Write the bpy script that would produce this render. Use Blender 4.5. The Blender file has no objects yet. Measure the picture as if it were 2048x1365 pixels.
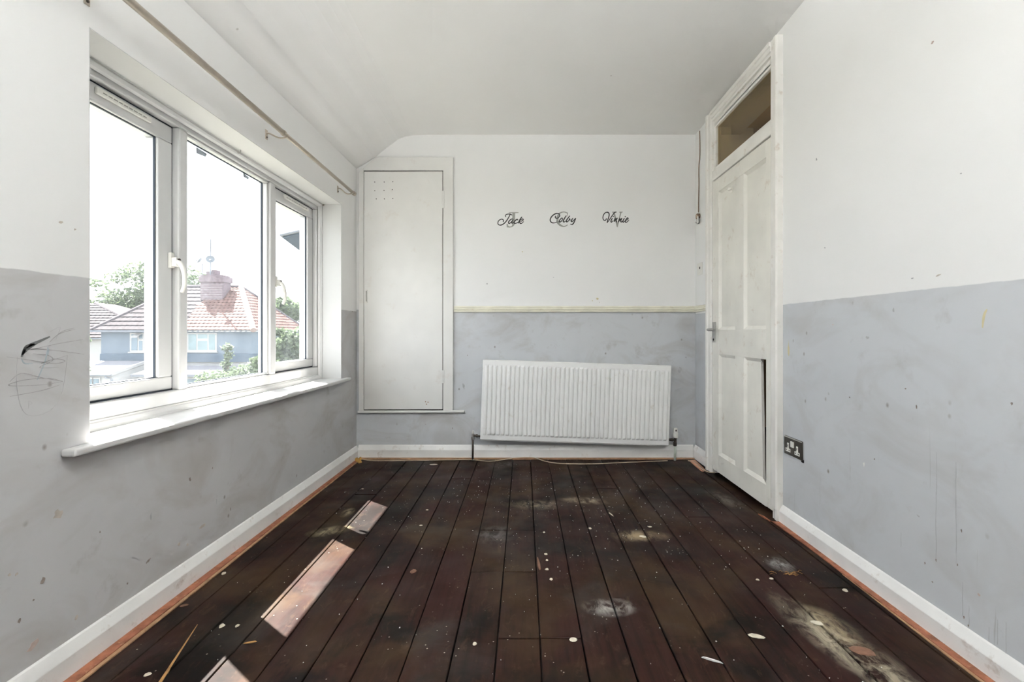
import bpy, bmesh, math, random
from mathutils import Vector, Matrix
random.seed(7)
sc = bpy.context.scene
COL = sc.collection
# ------------------------------------------------------------------ camera, sky, sun, exposure
CX, CY, F, H = 1048.0, 665.0, 910.0, 0.933
cam = bpy.data.objects.new('camera', bpy.data.cameras.new('camera')); COL.objects.link(cam)
cam.location = (0, 0, H); cam.rotation_euler = (math.pi/2, 0, 0)
cam.data.sensor_width = 36; cam.data.lens = F*36/2048
cam.data.shift_x = (1024-CX)/2048; cam.data.shift_y = (CY-682.5)/2048
cam.data.clip_start = 0.02; cam.data.clip_end = 500
sc.camera = cam
w = bpy.data.worlds.new('sky'); sc.world = w; w.use_nodes = True
w.node_tree.nodes['Background'].inputs[0].default_value = (0.90, 0.95, 1.0, 1)
w.node_tree.nodes['Background'].inputs[1].default_value = 2.3
SUN = Vector((0.545, -0.406, -1.0))
sun = bpy.data.objects.new('sun', bpy.data.lights.new('sun', 'SUN')); COL.objects.link(sun)
sun.rotation_euler = SUN.to_track_quat('-Z', 'Y').to_euler()
sun.data.energy = 28; sun.data.color = (1.0, 0.95, 0.88); sun.data.angle = 0.006
sc.view_settings.view_transform = 'Standard'; sc.view_settings.look = 'None'
sc.view_settings.exposure = 1.08; sc.view_settings.gamma = 1; sc.view_settings.use_curve_mapping = False
sc.cycles.use_denoising = True
sc.cycles.max_bounces = 9; sc.cycles.diffuse_bounces = 6; sc.cycles.glossy_bounces = 3; sc.cycles.transmission_bounces = 4; sc.cycles.transparent_max_bounces = 12
sc.cycles.use_adaptive_sampling = True; sc.cycles.adaptive_threshold = 0.12; sc.cycles.adaptive_min_samples = 16; sc.cycles.use_light_tree = False
sc.cycles.sample_clamp_indirect = 8

def at(px, py, Y):                      # photo pixel at a depth -> point
    return Vector(((px-CX)*Y/F, Y, H+(CY-py)*Y/F))
def on_x(px, py, X):                    # photo pixel on a side wall plane
    Y = X*F/(px-CX); return at(px, py, Y)
def on_floor(px, py, z=0.0):
    Y = (H-z)*F/(py-CY); return at(px, py, Y)

# ------------------------------------------------------------------ materials
class NT:
    def __init__(s, name):
        s.m = bpy.data.materials.new(name); s.m.use_nodes = True
        s.t = s.m.node_tree; s.b = s.t.nodes['Principled BSDF']; s.out = s.t.nodes['Material Output']
    def n(s, typ, **kw):
        x = s.t.nodes.new(typ)
        for k, v in kw.items(): setattr(x, k, v)
        return x
    def l(s, a, b): s.t.links.new(a, b)
    def pos(s):
        if not hasattr(s, '_p'): s._p = s.n('ShaderNodeNewGeometry').outputs['Position']
        return s._p
    def mapped(s, scale, loc=(0,0,0)):
        m = s.n('ShaderNodeMapping'); m.inputs['Scale'].default_value = scale; m.inputs['Location'].default_value = loc
        s.l(s.pos(), m.inputs['Vector']); return m.outputs[0]
    def noise(s, scale=5, detail=4, vec=None, rough=0.55, dist=0.0):
        x = s.n('ShaderNodeTexNoise'); x.inputs['Scale'].default_value = scale; x.inputs['Detail'].default_value = detail
        x.inputs['Roughness'].default_value = rough; x.inputs['Distortion'].default_value = dist
        s.l(vec if vec is not None else s.pos(), x.inputs['Vector']); return x.outputs['Fac']
    def voro(s, scale, vec=None):
        x = s.n('ShaderNodeTexVoronoi'); x.inputs['Scale'].default_value = scale
        s.l(vec if vec is not None else s.pos(), x.inputs['Vector']); return x
    def ramp(s, v, a, b, lo=0.0, hi=1.0):
        x = s.n('ShaderNodeMapRange'); x.clamp = True
        for i, q in zip((1,2,3,4), (a, b, lo, hi)): x.inputs[i].default_value = q
        s.l(v, x.inputs[0]); return x.outputs[0]
    def math(s, op, a, b=None):
        x = s.n('ShaderNodeMath', operation=op)
        for i, q in enumerate((a, b)):
            if q is None: continue
            if isinstance(q, (int, float)): x.inputs[i].default_value = q
            else: s.l(q, x.inputs[i])
        return x.outputs[0]
    def mix(s, fac, a, b):
        x = s.n('ShaderNodeMix', data_type='RGBA')
        if isinstance(fac, (int, float)): x.inputs[0].default_value = fac
        else: s.l(fac, x.inputs[0])
        for i, q in ((6, a), (7, b)):
            if isinstance(q, tuple): x.inputs[i].default_value = (*q, 1)
            else: s.l(q, x.inputs[i])
        return x.outputs[2]
    def sep(s):
        x = s.n('ShaderNodeSeparateXYZ'); s.l(s.pos(), x.inputs[0]); return x.outputs
    def bump(s, h, strength=0.2, dist=0.01):
        x = s.n('ShaderNodeBump'); x.inputs['Strength'].default_value = strength; x.inputs['Distance'].default_value = dist
        s.l(h, x.inputs['Height']); s.l(x.outputs[0], s.b.inputs['Normal'])
    def done(s, col=None, rough=0.5, spec=0.5, metal=0.0):
        if isinstance(col, tuple): s.b.inputs['Base Color'].default_value = (*col, 1)
        elif col is not None: s.l(col, s.b.inputs['Base Color'])
        if isinstance(rough, (int, float)): s.b.inputs['Roughness'].default_value = rough
        else: s.l(rough, s.b.inputs['Roughness'])
        s.b.inputs['Specular IOR Level'].default_value = spec; s.b.inputs['Metallic'].default_value = metal
        return s.m

def plain(name, c, rough=0.5, var=0.12, scale=9, spec=0.4, metal=0.0, dirt=None, dirt_amt=0.5, bump=0.0):
    t = NT(name)
    n = t.noise(scale, 2)
    d = tuple(x*(1-var) for x in c); l = tuple(min(1, x*(1+var*0.6)) for x in c)
    col = t.mix(t.ramp(n, .3, .7), d, l)
    if dirt:
        k = t.ramp(t.noise(scale*2.3, 4, rough=.7), .60, .74, 0, dirt_amt)
        col = t.mix(k, col, dirt)
    if bump: t.bump(t.noise(scale*6, 4), bump, .004)
    return t.done(col, rough, spec, metal)

WHITE = (.855, .853, .84); GREY = (.575, .59, .61)
def wall_paint(name, split, white=WHITE, grey=GREY, smudge=.35, drips=False, seed=0.0):
    t = NT(name); S = t.sep()
    big = t.noise(1.6, 3, t.mapped((1,1,1), (seed, seed, seed)))
    wcol = t.mix(t.ramp(big, .35, .7), white, tuple(x*.965 for x in white))
    col = wcol
    # faint marks and nail scars on the white paint
    v = t.voro(5.5); 
    sp = t.math('MULTIPLY', t.ramp(v.outputs['Distance'], .012, .04, 1, 0), t.ramp(t.noise(2.3, 2), .56, .62))
    col = t.mix(t.math('MULTIPLY', sp, .55), col, (.36, .33, .28))
    if split is not None:
        g = t.mix(t.ramp(t.noise(2.2, 3, rough=.6), .3, .72), grey, tuple(x*.93 for x in grey))
        # grubby smears
        sm = t.ramp(t.noise(3.1, 4, t.mapped((1.0,.75,1.3), (seed*2, 3, 1)), .62, .9), .47, .70, 0, smudge)
        g = t.mix(sm, g, (.32, .285, .24))
        sm2 = t.ramp(t.noise(9, 4, t.mapped((1,1,1), (7, seed, 2)), .65), .62, .75, 0, smudge*.8)
        g = t.mix(sm2, g, (.27, .245, .215))
        # small dark knocks and chips
        v2 = t.voro(13, t.mapped((1,1,.75), (seed, 1, 4)))
        sp2 = t.math('MULTIPLY', t.ramp(v2.outputs['Distance'], .035, .11, 1, 0), t.ramp(t.noise(4.1, 2, t.mapped((1,1,1), (3,3,seed))), .53, .60))
        g = t.mix(t.math('MULTIPLY', sp2, .75), g, (.17, .13, .10))
        if drips:
            dn = t.noise(1, 3, t.mapped((60, 60, 1.6), (0, 0, seed)), .6)
            low = t.ramp(S[2], .75, .25)
            g = t.mix(t.math('MULTIPLY', t.ramp(dn, .68, .74, 0, .6), low), g, (.25, .24, .23))
        edge = t.math('ADD', S[2], t.math('MULTIPLY', t.math('SUBTRACT', t.noise(14, 3), .5), .008))
        col = t.mix(t.ramp(edge, split-.0015, split+.0015, 1, 0), col, g)
    return t.done(col, .62, .25)

M = {}
M['wl'] = wall_paint('paint_wall_left', 1.087, smudge=.42, seed=1.3, grey=(.555,.552,.555))
M['wr'] = wall_paint('paint_wall_right', 1.0685, smudge=.26, drips=True, seed=4.7)
M['wb'] = wall_paint('paint_wall_back', 1.100, smudge=.42, seed=8.1)
M['ceil'] = wall_paint('paint_ceiling', None, white=(.885,.881,.865), seed=2.2)
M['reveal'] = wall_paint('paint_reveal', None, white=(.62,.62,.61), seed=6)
M['gloss'] = plain('white_gloss_paint', (.85,.835,.80), .35, .06, 7, .45, dirt=(.44,.33,.22), dirt_amt=.28)
M['skirt'] = plain('skirting_gloss', (.84,.83,.81), .4, .07, 6, .4, dirt=(.36,.25,.17), dirt_amt=.45, bump=.1)
M['door'] = plain('door_paint', (.82,.80,.735), .42, .07, 5, .4, dirt=(.45,.33,.22), dirt_amt=.40)
M['casing'] = plain('casing_paint', (.84,.82,.775), .42, .07, 6, .4, dirt=(.48,.35,.25), dirt_amt=.45)
M['cup'] = plain('cupboard_paint', (.75,.742,.715), .42, .05, 4, .4, dirt=(.45,.33,.22), dirt_amt=.16)
M['rail'] = plain('cream_rail_paint', (.80,.775,.65), .45, .1, 9, .4, dirt=(.5,.42,.25), dirt_amt=.35)
M['upvc'] = plain('white_plastic_window', (.64,.64,.635), .3, .03, 5, .5, dirt=(.55,.5,.4), dirt_amt=.12)
M['sill'] = plain('white_sill', (.60,.598,.59), .35, .04, 6, .5, dirt=(.52,.42,.33), dirt_amt=.2)
M['seal'] = plain('dark_rubber_seal', (.03,.04,.055), .6, .1, 9)
M['black'] = plain('dark_gap', (.02,.018,.015), .9, .1, 9)
M['rad'] = plain('radiator_enamel', (.87,.87,.855), .32, .03, 6, .5, dirt=(.42,.34,.2), dirt_amt=.28)
M['pipe'] = plain('tarnished_pipe', (.07,.055,.045), .45, .3, 30, .5, .6)
M['chrome'] = plain('worn_chrome', (.55,.54,.52), .28, .15, 20, .5, .9)
M['paintpipe'] = plain('painted_pipe', (.62,.66,.58), .45, .1, 25)
M['plast'] = plain('white_plastic', (.80,.79,.74), .35, .04, 20)
M['brass'] = plain('dull_brass_rod', (.43,.375,.31), .38, .12, 14, .5, .35)
M['socketplate'] = plain('black_nickel_plate', (.085,.075,.065), .3, .15, 20, .5, .6)
M['wire'] = plain('brown_wire', (.24,.16,.11), .6, .2, 60)
M['cable'] = plain('cream_cable', (.50,.40,.29), .6, .15, 40)
M['pinkcable'] = plain('pink_dusty_cable', (.50,.26,.17), .7, .2, 40)
M['strip'] = plain('reddish_strip', (.27,.105,.06), .75, .35, 30, .2, dirt=(.5,.33,.2), dirt_amt=.6)
M['strip2'] = plain('raw_timber_edge', (.36,.21,.12), .75, .3, 26, .2, dirt=(.12,.06,.03), dirt_amt=.6)
M['chip'] = plain('cream_paint_flake', (.58,.53,.42), .7, .15, 60)
M['chipw'] = plain('white_paint_flake', (.78,.78,.75), .7, .1, 60)
M['chipb'] = plain('brown_wood_flake', (.17,.085,.052), .7, .2, 60)
M['decalblack'] = plain('black_vinyl', (.018,.016,.014), .5, .1, 30)
M['decalgrey'] = plain('grey_vinyl', (.33,.33,.30), .5, .06, 30)
M['crayon'] = plain('black_crayon', (.15,.155,.155), .8, .2, 90)
M['pencil'] = plain('grey_pencil', (.39,.375,.375), .8, .2, 90)
M['faint'] = plain('faint_pencil', (.475,.47,.475), .8, .1, 90)
M['bluecrayon'] = plain('blue_crayon', (.40,.46,.49), .8, .15, 90)
M['hall'] = plain('hall_wall', (.70,.56,.38), .8, .1, 3)

def glass_mat(name, tint, haze, spec_rough=.02, gloss=.06):
    t = NT(name); t.t.nodes.remove(t.b)
    tr = t.n('ShaderNodeBsdfTransparent'); tr.inputs[0].default_value = (*tint, 1)
    df = t.n('ShaderNodeBsdfTranslucent'); df.inputs[0].default_value = (.85,.92,1,1)
    gl = t.n('ShaderNodeBsdfGlossy'); gl.inputs['Roughness'].default_value = spec_rough
    fr = t.n('ShaderNodeFresnel'); fr.inputs[0].default_value = 1.45
    h = t.ramp(t.noise(6, 3, t.mapped((1,1,.7))), .35, .75, haze*.55, haze*1.5)
    m1 = t.n('ShaderNodeMixShader'); t.l(h, m1.inputs[0]); t.l(tr.outputs[0], m1.inputs[1]); t.l(df.outputs[0], m1.inputs[2])
    m2 = t.n('ShaderNodeMixShader'); bf = t.n('ShaderNodeNewGeometry').outputs['Backfacing']
    t.l(t.math('MULTIPLY', t.math('MULTIPLY', fr.outputs[0], gloss*10), t.math('SUBTRACT', 1.0, bf)), m2.inputs[0])
    t.l(m1.outputs[0], m2.inputs[1]); t.l(gl.outputs[0], m2.inputs[2]); t.l(m2.outputs[0], t.out.inputs[0])
    return t.m
M['glass'] = glass_mat('dusty_window_glass', (.98,.99,1), .0115, gloss=.03)
M['fanlight'] = glass_mat('grubby_fanlight_glass', (.80,.74,.60), .01, .08, gloss=.10)
M['tape'] = plain('pale_blue_label', (.45,.50,.56), .6, .05, 40)

def plank_mat():
    t = NT('dark_stained_board'); S = t.sep()
    info = t.n('ShaderNodeObjectInfo')
    rnd = info.outputs['Random']
    off = t.n('ShaderNodeVectorMath', operation='ADD'); t.l(t.pos(), off.inputs[0])
    cb = t.n('ShaderNodeCombineXYZ'); t.l(t.math('MULTIPLY', rnd, 37.0), cb.inputs[0]); t.l(t.math('MULTIPLY', rnd, 91.0), cb.inputs[1])
    t.l(cb.outputs[0], off.inputs[1])
    mp = t.n('ShaderNodeMapping'); mp.inputs['Scale'].default_value = (26, 1.6, 1); t.l(off.outputs[0], mp.inputs['Vector'])
    grain = t.noise(2.2, 4, mp.outputs[0], .6, .6)
    c = t.mix(t.ramp(grain, .30, .72), (.0070, .0034, .0028), (.029, .0120, .0088))
    c = t.mix(t.ramp(rnd, 0, 1, 0, .5), c, (.029, .0092, .0076))
    # brown worn patches and blackened patches, shared across boards
    pat = t.noise(2.6, 4, t.mapped((1,1,1), (3.1, .4, 0)), .62, .5)
    c = t.mix(t.ramp(pat, .46, .64, 0, .8), c, (.040, .0228, .0112))
    dk = t.noise(3.3, 5, t.mapped((1,1,1), (9.2, 5.4, 0)), .62, .4)
    c = t.mix(t.ramp(dk, .49, .62, 0, .85), c, (.0045, .0038, .0033))
    gy = t.noise(2.9, 6, t.mapped((1,1,1), (4.4, 8.8, 0)), .65, .5)
    c = t.mix(t.ramp(gy, .54, .70, 0, .45), c, (.042, .038, .034))
    sc_ = t.noise(17, 5, t.mapped((1.6,.8,1), (1,7,0)), .72, .8)
    c = t.mix(t.ramp(sc_, .57, .70, 0, .5), c, (.070, .043, .024))
    # pale scuffs where the varnish is worn through
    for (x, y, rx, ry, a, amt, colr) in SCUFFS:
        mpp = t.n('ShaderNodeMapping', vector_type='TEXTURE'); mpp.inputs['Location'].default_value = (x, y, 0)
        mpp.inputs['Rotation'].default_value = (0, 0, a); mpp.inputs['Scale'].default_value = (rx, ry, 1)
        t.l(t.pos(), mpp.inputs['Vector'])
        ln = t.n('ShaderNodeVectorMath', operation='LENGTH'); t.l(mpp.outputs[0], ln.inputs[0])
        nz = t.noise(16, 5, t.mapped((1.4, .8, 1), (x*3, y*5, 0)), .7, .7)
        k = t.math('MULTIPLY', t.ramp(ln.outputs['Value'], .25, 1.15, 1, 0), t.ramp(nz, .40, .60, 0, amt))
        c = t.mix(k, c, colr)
    v = t.voro(46)
    sp = t.math('MULTIPLY', t.ramp(v.outputs['Distance'], .06, .13, 1, 0), t.ramp(t.noise(7, 3, t.mapped((1,1,1),(2,2,2))), .55, .62))
    c = t.mix(t.math('MULTIPLY', sp, .8), c, (.50, .46, .38))
    r = t.ramp(t.noise(5, 2), .3, .7, .38, .62)
    t.done(c, r, .09)
    return t.m
def sf(px, py, rx, ry, a=0, amt=.8, col=(.30,.24,.15)):
    p = on_floor(px, py); return (p.x, p.y, rx, ry, a, amt, col)
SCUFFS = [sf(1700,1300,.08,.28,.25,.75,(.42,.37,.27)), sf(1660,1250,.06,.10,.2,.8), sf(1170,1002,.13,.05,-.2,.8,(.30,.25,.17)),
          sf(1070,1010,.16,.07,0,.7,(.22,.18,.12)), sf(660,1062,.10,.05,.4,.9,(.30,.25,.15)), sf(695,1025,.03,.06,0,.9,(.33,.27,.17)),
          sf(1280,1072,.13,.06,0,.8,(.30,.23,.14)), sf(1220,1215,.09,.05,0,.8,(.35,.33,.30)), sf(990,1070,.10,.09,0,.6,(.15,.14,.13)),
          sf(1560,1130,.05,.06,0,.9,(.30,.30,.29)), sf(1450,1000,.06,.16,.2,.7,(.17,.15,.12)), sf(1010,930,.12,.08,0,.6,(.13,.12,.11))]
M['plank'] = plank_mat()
M['gold'] = plain('bare_pine_streak', (.36,.19,.06), .6, .3, 30)

# ------------------------------------------------------------------ mesh helpers
class MB:
    def __init__(s): s.v = []; s.f = []
    def quad(s, *p):
        i = len(s.v); s.v += [tuple(q) for q in p]; s.f.append(tuple(range(i, i+len(p))))
    def box(s, a, b):
        x0,x1 = sorted((a[0],b[0])); y0,y1 = sorted((a[1],b[1])); z0,z1 = sorted((a[2],b[2]))
        i = len(s.v)
        s.v += [(x0,y0,z0),(x1,y0,z0),(x1,y1,z0),(x0,y1,z0),(x0,y0,z1),(x1,y0,z1),(x1,y1,z1),(x0,y1,z1)]
        s.f += [tuple(i+k for k in q) for q in ((0,3,2,1),(4,5,6,7),(0,1,5,4),(1,2,6,5),(2,3,7,6),(3,0,4,7))]
        return s
    def prism(s, A, B):                 # two matching point loops
        n = len(A); i = len(s.v); s.v += [tuple(p) for p in A]+[tuple(p) for p in B]
        s.f.append(tuple(i+k for k in range(n))); s.f.append(tuple(i+n+k for k in reversed(range(n))))
        for k in range(n): s.f.append((i+k, i+n+k, i+n+(k+1)%n, i+(k+1)%n))
        return s
    def px(s, poly, x0, x1): return s.prism([(x0,y,z) for y,z in poly], [(x1,y,z) for y,z in poly])
    def py(s, poly, y0, y1): return s.prism([(x,y0,z) for x,z in poly], [(x,y1,z) for x,z in poly])
    def pz(s, poly, z0, z1): return s.prism([(x,y,z0) for x,y in poly], [(x,y,z1) for x,y in poly])
    def tube(s, pts, r, seg=10, cap=True):
        pts = [Vector(p) for p in pts]; rs = r if isinstance(r, (list, tuple)) else [r]*len(pts)
        i0 = len(s.v); prev = None
        for k, p in enumerate(pts):
            t = (pts[min(k+1, len(pts)-1)]-pts[max(k-1, 0)]).normalized()
            if prev is None:
                u = t.orthogonal().normalized()
            else:
                u = (prev-t*prev.dot(t)).normalized()
            prev = u; w_ = t.cross(u)
            for j in range(seg):
                a = 2*math.pi*j/seg; s.v.append(tuple(p+(u*math.cos(a)+w_*math.sin(a))*rs[k]))
        for k in range(len(pts)-1):
            for j in range(seg):
                a = i0+k*seg+j; b = i0+k*seg+(j+1)%seg; s.f.append((a, b, b+seg, a+seg))
        if cap:
            s.f.append(tuple(i0+j for j in reversed(range(seg)))); e = i0+(len(pts)-1)*seg
            s.f.append(tuple(e+j for j in range(seg)))
        return s
    def ring_x(s, y0, y1, z0, z1, wy, wz, xa, xb):    # rectangular frame in a plane x = const
        s.box((xa,y0,z0),(xb,y1,z0+wz)); s.box((xa,y0,z1-wz),(xb,y1,z1))
        s.box((xa,y0,z0+wz),(xb,y0+wy,z1-wz)); s.box((xa,y1-wy,z0+wz),(xb,y1,z1-wz)); return s
    def slope_ring_x(s, y0, y1, z0, z1, wd, xo, xi):  # sloping moulding from outer plane xo to inner plane xi
        o = [(xo,y0,z0),(xo,y1,z0),(xo,y1,z1),(xo,y0,z1)]
        i = [(xi,y0+wd,z0+wd),(xi,y1-wd,z0+wd),(xi,y1-wd,z1-wd),(xi,y0+wd,z1-wd)]
        for k in range(4): s.quad(o[k], o[(k+1)%4], i[(k+1)%4], i[k])
        return s
    def build(s, name, mat, parent=None, smooth=False, bevel=0.0, seg=2, kind=None):
        me = bpy.data.meshes.new(name); me.from_pydata(s.v, [], s.f); me.update()
        bm = bmesh.new(); bm.from_mesh(me); bmesh.ops.recalc_face_normals(bm, faces=bm.faces); bm.to_mesh(me); bm.free()
        if isinstance(mat, str): mat = M[mat]
        me.materials.append(mat)
        if smooth:
            for p in me.polygons: p.use_smooth = True
        o = bpy.data.objects.new(name, me); COL.objects.link(o)
        if parent is not None:
            o.parent = parent; o.matrix_parent_inverse = Matrix.Translation(-Vector(parent.location)) if parent.type == 'EMPTY' and parent.get('_plain', 1) else Matrix.Identity(4)
        if bevel:
            b = o.modifiers.new('bevel', 'BEVEL'); b.width = bevel; b.segments = seg; b.limit_method = 'ANGLE'
        if kind: o['kind'] = kind
        return o
def box(a, b): return MB().box(a, b)
def sub(s_, name, mat, parent, **k):      # child of a mesh part (whose own parent is a root Empty)
    o = s_.build(name, mat, None, **k); o.parent = parent
    o.matrix_parent_inverse = WORLD[parent.name].inverted() if parent.name in WORLD else Matrix.Identity(4)
    return o
WORLD = {}
def empty(name, loc, label=None, cat=None, group=None, kind=None):
    o = bpy.data.objects.new(name, None); COL.objects.link(o); o.location = loc; o.empty_display_size = .1
    return tag(o, label, cat, group, kind)
def tag(o, label=None, cat=None, group=None, kind=None):
    if label: o['label'] = label
    if cat: o['category'] = cat
    if group: o['group'] = group
    if kind: o['kind'] = kind
    return o
def catmull(pts, n=6, closed=False):
    P = [Vector(p) for p in pts]; out = []
    for i in range(len(P)-1):
        p0 = P[max(i-1,0)]; p1 = P[i]; p2 = P[i+1]; p3 = P[min(i+2, len(P)-1)]
        for k in range(n):
            t = k/n
            out.append(.5*((2*p1)+(p2-p0)*t+(2*p0-5*p1+4*p2-p3)*t*t+(3*p1-p0-3*p2+p3)*t**3))
    out.append(P[-1]); return out
def ribbon(mb, pts, widths, nrm, thick):  # flat stroke lying on a surface
    nrm = Vector(nrm); n = len(pts); L = []; R = []
    for k, p in enumerate(pts):
        t = (pts[min(k+1,n-1)]-pts[max(k-1,0)]); t = t.normalized() if t.length > 1e-9 else Vector((1,0,0))
        sd = nrm.cross(t).normalized()*widths[k]/2
        L.append(p+sd); R.append(p-sd)
    i = len(mb.v)
    for k in range(n): mb.v += [tuple(L[k]), tuple(R[k]), tuple(L[k]+nrm*thick), tuple(R[k]+nrm*thick)]
    for k in range(n-1):
        a = i+4*k; b = a+4
        mb.f += [(a+2,a+3,b+3,b+2),(a,b,b+1,a+1),(a,a+2,b+2,b),(a+1,b+1,b+3,a+3)]
    mb.f += [(i,i+1,i+3,i+2), (i+4*(n-1),i+4*(n-1)+2,i+4*(n-1)+3,i+4*(n-1)+1)]

# ------------------------------------------------------------------ room shell
XL, XR, YB, YR = -1.241, 1.270, 3.370, -0.75
XO = -1.52                                  # outside face of the window wall
WY0, WY1, WZ0, WZ1 = 1.298, 3.092, 0.597, 1.805
mb = MB()
mb.box((XO,YR,-.3),(XL,WY0,2.30)); mb.box((XO,WY1,-.3),(XL,YB+.1,2.30))
mb.box((XO,WY0,-.3),(XL,WY1,WZ0)); mb.box((XO,WY0,WZ1),(XL,WY1,2.30))
wl = tag(mb.build('wall_left', 'wl'), kind='structure')
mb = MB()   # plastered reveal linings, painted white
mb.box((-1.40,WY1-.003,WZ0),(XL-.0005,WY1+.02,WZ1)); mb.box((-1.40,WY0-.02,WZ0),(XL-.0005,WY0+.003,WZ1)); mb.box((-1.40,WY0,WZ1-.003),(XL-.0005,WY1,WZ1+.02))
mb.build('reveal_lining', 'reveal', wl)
tag(box((-1.6,YB,-.3),(1.7,YB+.14,2.75)).build('wall_back', 'wb'), kind='structure')
DY0, DY1, DZ1 = 2.290, 3.030, 2.385       # structural door opening
mb = MB()
mb.box((XR,YR,-.3),(XR+.11,DY0,2.6)); mb.box((XR,DY1,-.3),(XR+.11,YB+.1,2.6)); mb.box((XR,DY0,DZ1),(XR+.11,DY1,2.6)); mb.box((XR,DY0,-.3),(XR+.11,DY1,-.05))
tag(mb.build('wall_right', 'wr'), kind='structure')
tag(box((-1.6,YR-.14,-.3),(1.7,YR,2.75)).build('wall_rear', 'reveal'), kind='structure')
prof = [(-1.60,2.13),(XL,2.145),(-1.195,2.170),(-1.15,2.20),(-1.105,2.228),(-1.06,2.266),(-1.0,2.312),(-.93,2.363),(-.885,2.381),(-.83,2.391),(-.75,2.394),(.3,2.394),(1.6,2.394)]
def cz(x, z, y): return z+.033*(YB-y)*max(0, min(1, (x+1.0)/.5))
A = [(x,YB+.1,cz(x,z,YB)) for x,z in prof]+[(1.6,YB+.1,2.8),(-1.6,YB+.1,2.8)]
B = [(x,YR-.1,cz(x,z,YR)) for x,z in prof]+[(1.6,YR-.1,2.8),(-1.6,YR-.1,2.8)]
tag(MB().prism(A, B).build('ceiling', 'ceil'), kind='structure')
# floor: dark void with every board on top
fl = tag(box((XO,YR-.1,-.30),(2.6,YB+.1,-.028)).build('floor', 'black'), kind='structure')
PITCH = .1283
joints = {-2:[2.146,1.773], -1:[2.146,1.773,1.388], 0:[1.388], 3:[2.72], -5:[.95], 6:[2.30,1.02], 8:[1.66], -8:[2.62], 4:[.9], -4:[2.9]}
for k in range(-10, 10):
    x0 = max(.0484+PITCH*k, XL); x1 = min(.0484+PITCH*(k+1), XR)
    ys = [YB]+joints.get(k, [])+[YR]
    for a, b in zip(ys[:-1], ys[1:]):
        dz = random.uniform(-.0022, .0008); g = random.uniform(.0014, .0030)
        box((x0+g,b+.0016,-.024),(x1-g,a-.0016,dz)).build('floorboard', 'plank', fl, bevel=.0016, seg=1)
# bare streak on the edge board by the window wall
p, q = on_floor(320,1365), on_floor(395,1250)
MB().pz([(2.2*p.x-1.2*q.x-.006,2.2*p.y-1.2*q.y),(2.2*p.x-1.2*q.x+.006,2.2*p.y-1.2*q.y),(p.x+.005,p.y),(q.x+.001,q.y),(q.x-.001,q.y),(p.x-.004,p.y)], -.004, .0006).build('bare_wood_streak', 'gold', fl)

def skirting(name, prof2, axis, a, b):      # prof2: (distance from wall, z)
    m_ = MB()
    if axis == 'L': m_.py([(XL+d,z) for d,z in prof2], a, b)
    if axis == 'R': m_.py([(XR-d,z) for d,z in prof2], a, b)
    if axis == 'B': m_.px([(YB-d,z) for d,z in prof2], a, b)
    return tag(m_.build(name, 'skirt'), kind='structure')
SP = [(-.005,.004),(.019,.004),(.019,.060),(.018,.063),(.005,.090),(.0,.094),(-.005,.094)]
SPB = [(d, z*1.06) for d, z in SP]
skirting('baseboard_left', SP, 'L', YR, YB)
skirting('baseboard_back', SPB, 'B', XL+.018, XR-.018)
SPR = [(d, z*.92) for d, z in SP]
skirting('baseboard_right', SPR, 'R', YR, 2.231)
skirting('baseboard_corner', SPB, 'R', 3.106, YB)
# narrow timber strips on the floor against the skirtings
def strip(name, pts, z, mat): return tag(MB().pz(pts, -.002, z).build(name, mat), kind='structure')
strip('trim_1', [(XL+.019,YR),(XL+.052,YR),(XL+.050,1.6),(XL+.044,2.4),(XL+.040,YB-.03),(XL+.019,YB-.03)], .006, 'strip')
strip('trim_2', [(XL+.052,YR),(XL+.066,YR),(XL+.062,1.6),(XL+.052,2.4),(XL+.047,YB-.05),(XL+.040,YB-.05),(XL+.044,2.4),(XL+.050,1.6)], .003, 'strip2')
strip('trim_3', [(XR-.019,YR),(XR-.046,YR),(XR-.045,1.4),(XR-.040,2.0),(XR-.058,2.30),(XR-.072,2.33),(XR-.060,2.24),(XR-.019,2.225)], .005, 'strip')
strip('trim_4', [(XR-.046,YR),(XR-.058,YR),(XR-.054,1.3),(XR-.046,1.75),(XR-.045,1.4)], .003, 'strip2')
strip('trim_5', [(XL+.03,YB-.019),(XR-.02,YB-.019),(XR-.02,YB-.036),(XL+.03,YB-.040)], .009, 'strip2')
# dado rail (three beads), returning on the right wall to the door casing
RP = [(-.004,1.081),(.012,1.081),(.016,1.086),(.016,1.091),(.011,1.094),(.017,1.098),(.019,1.104),(.016,1.109),(.011,1.111),(.014,1.116),(.013,1.122),(.006,1.127),(-.004,1.127)]
rail = tag(MB().px([(YB-d,z) for d,z in RP], -.518, XR-.003).build('trim_6', 'rail'), kind='structure')
sub(MB().py([(XR-d,z) for d,z in RP], 3.105, YB), 'rail_return', 'rail', rail)

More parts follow.
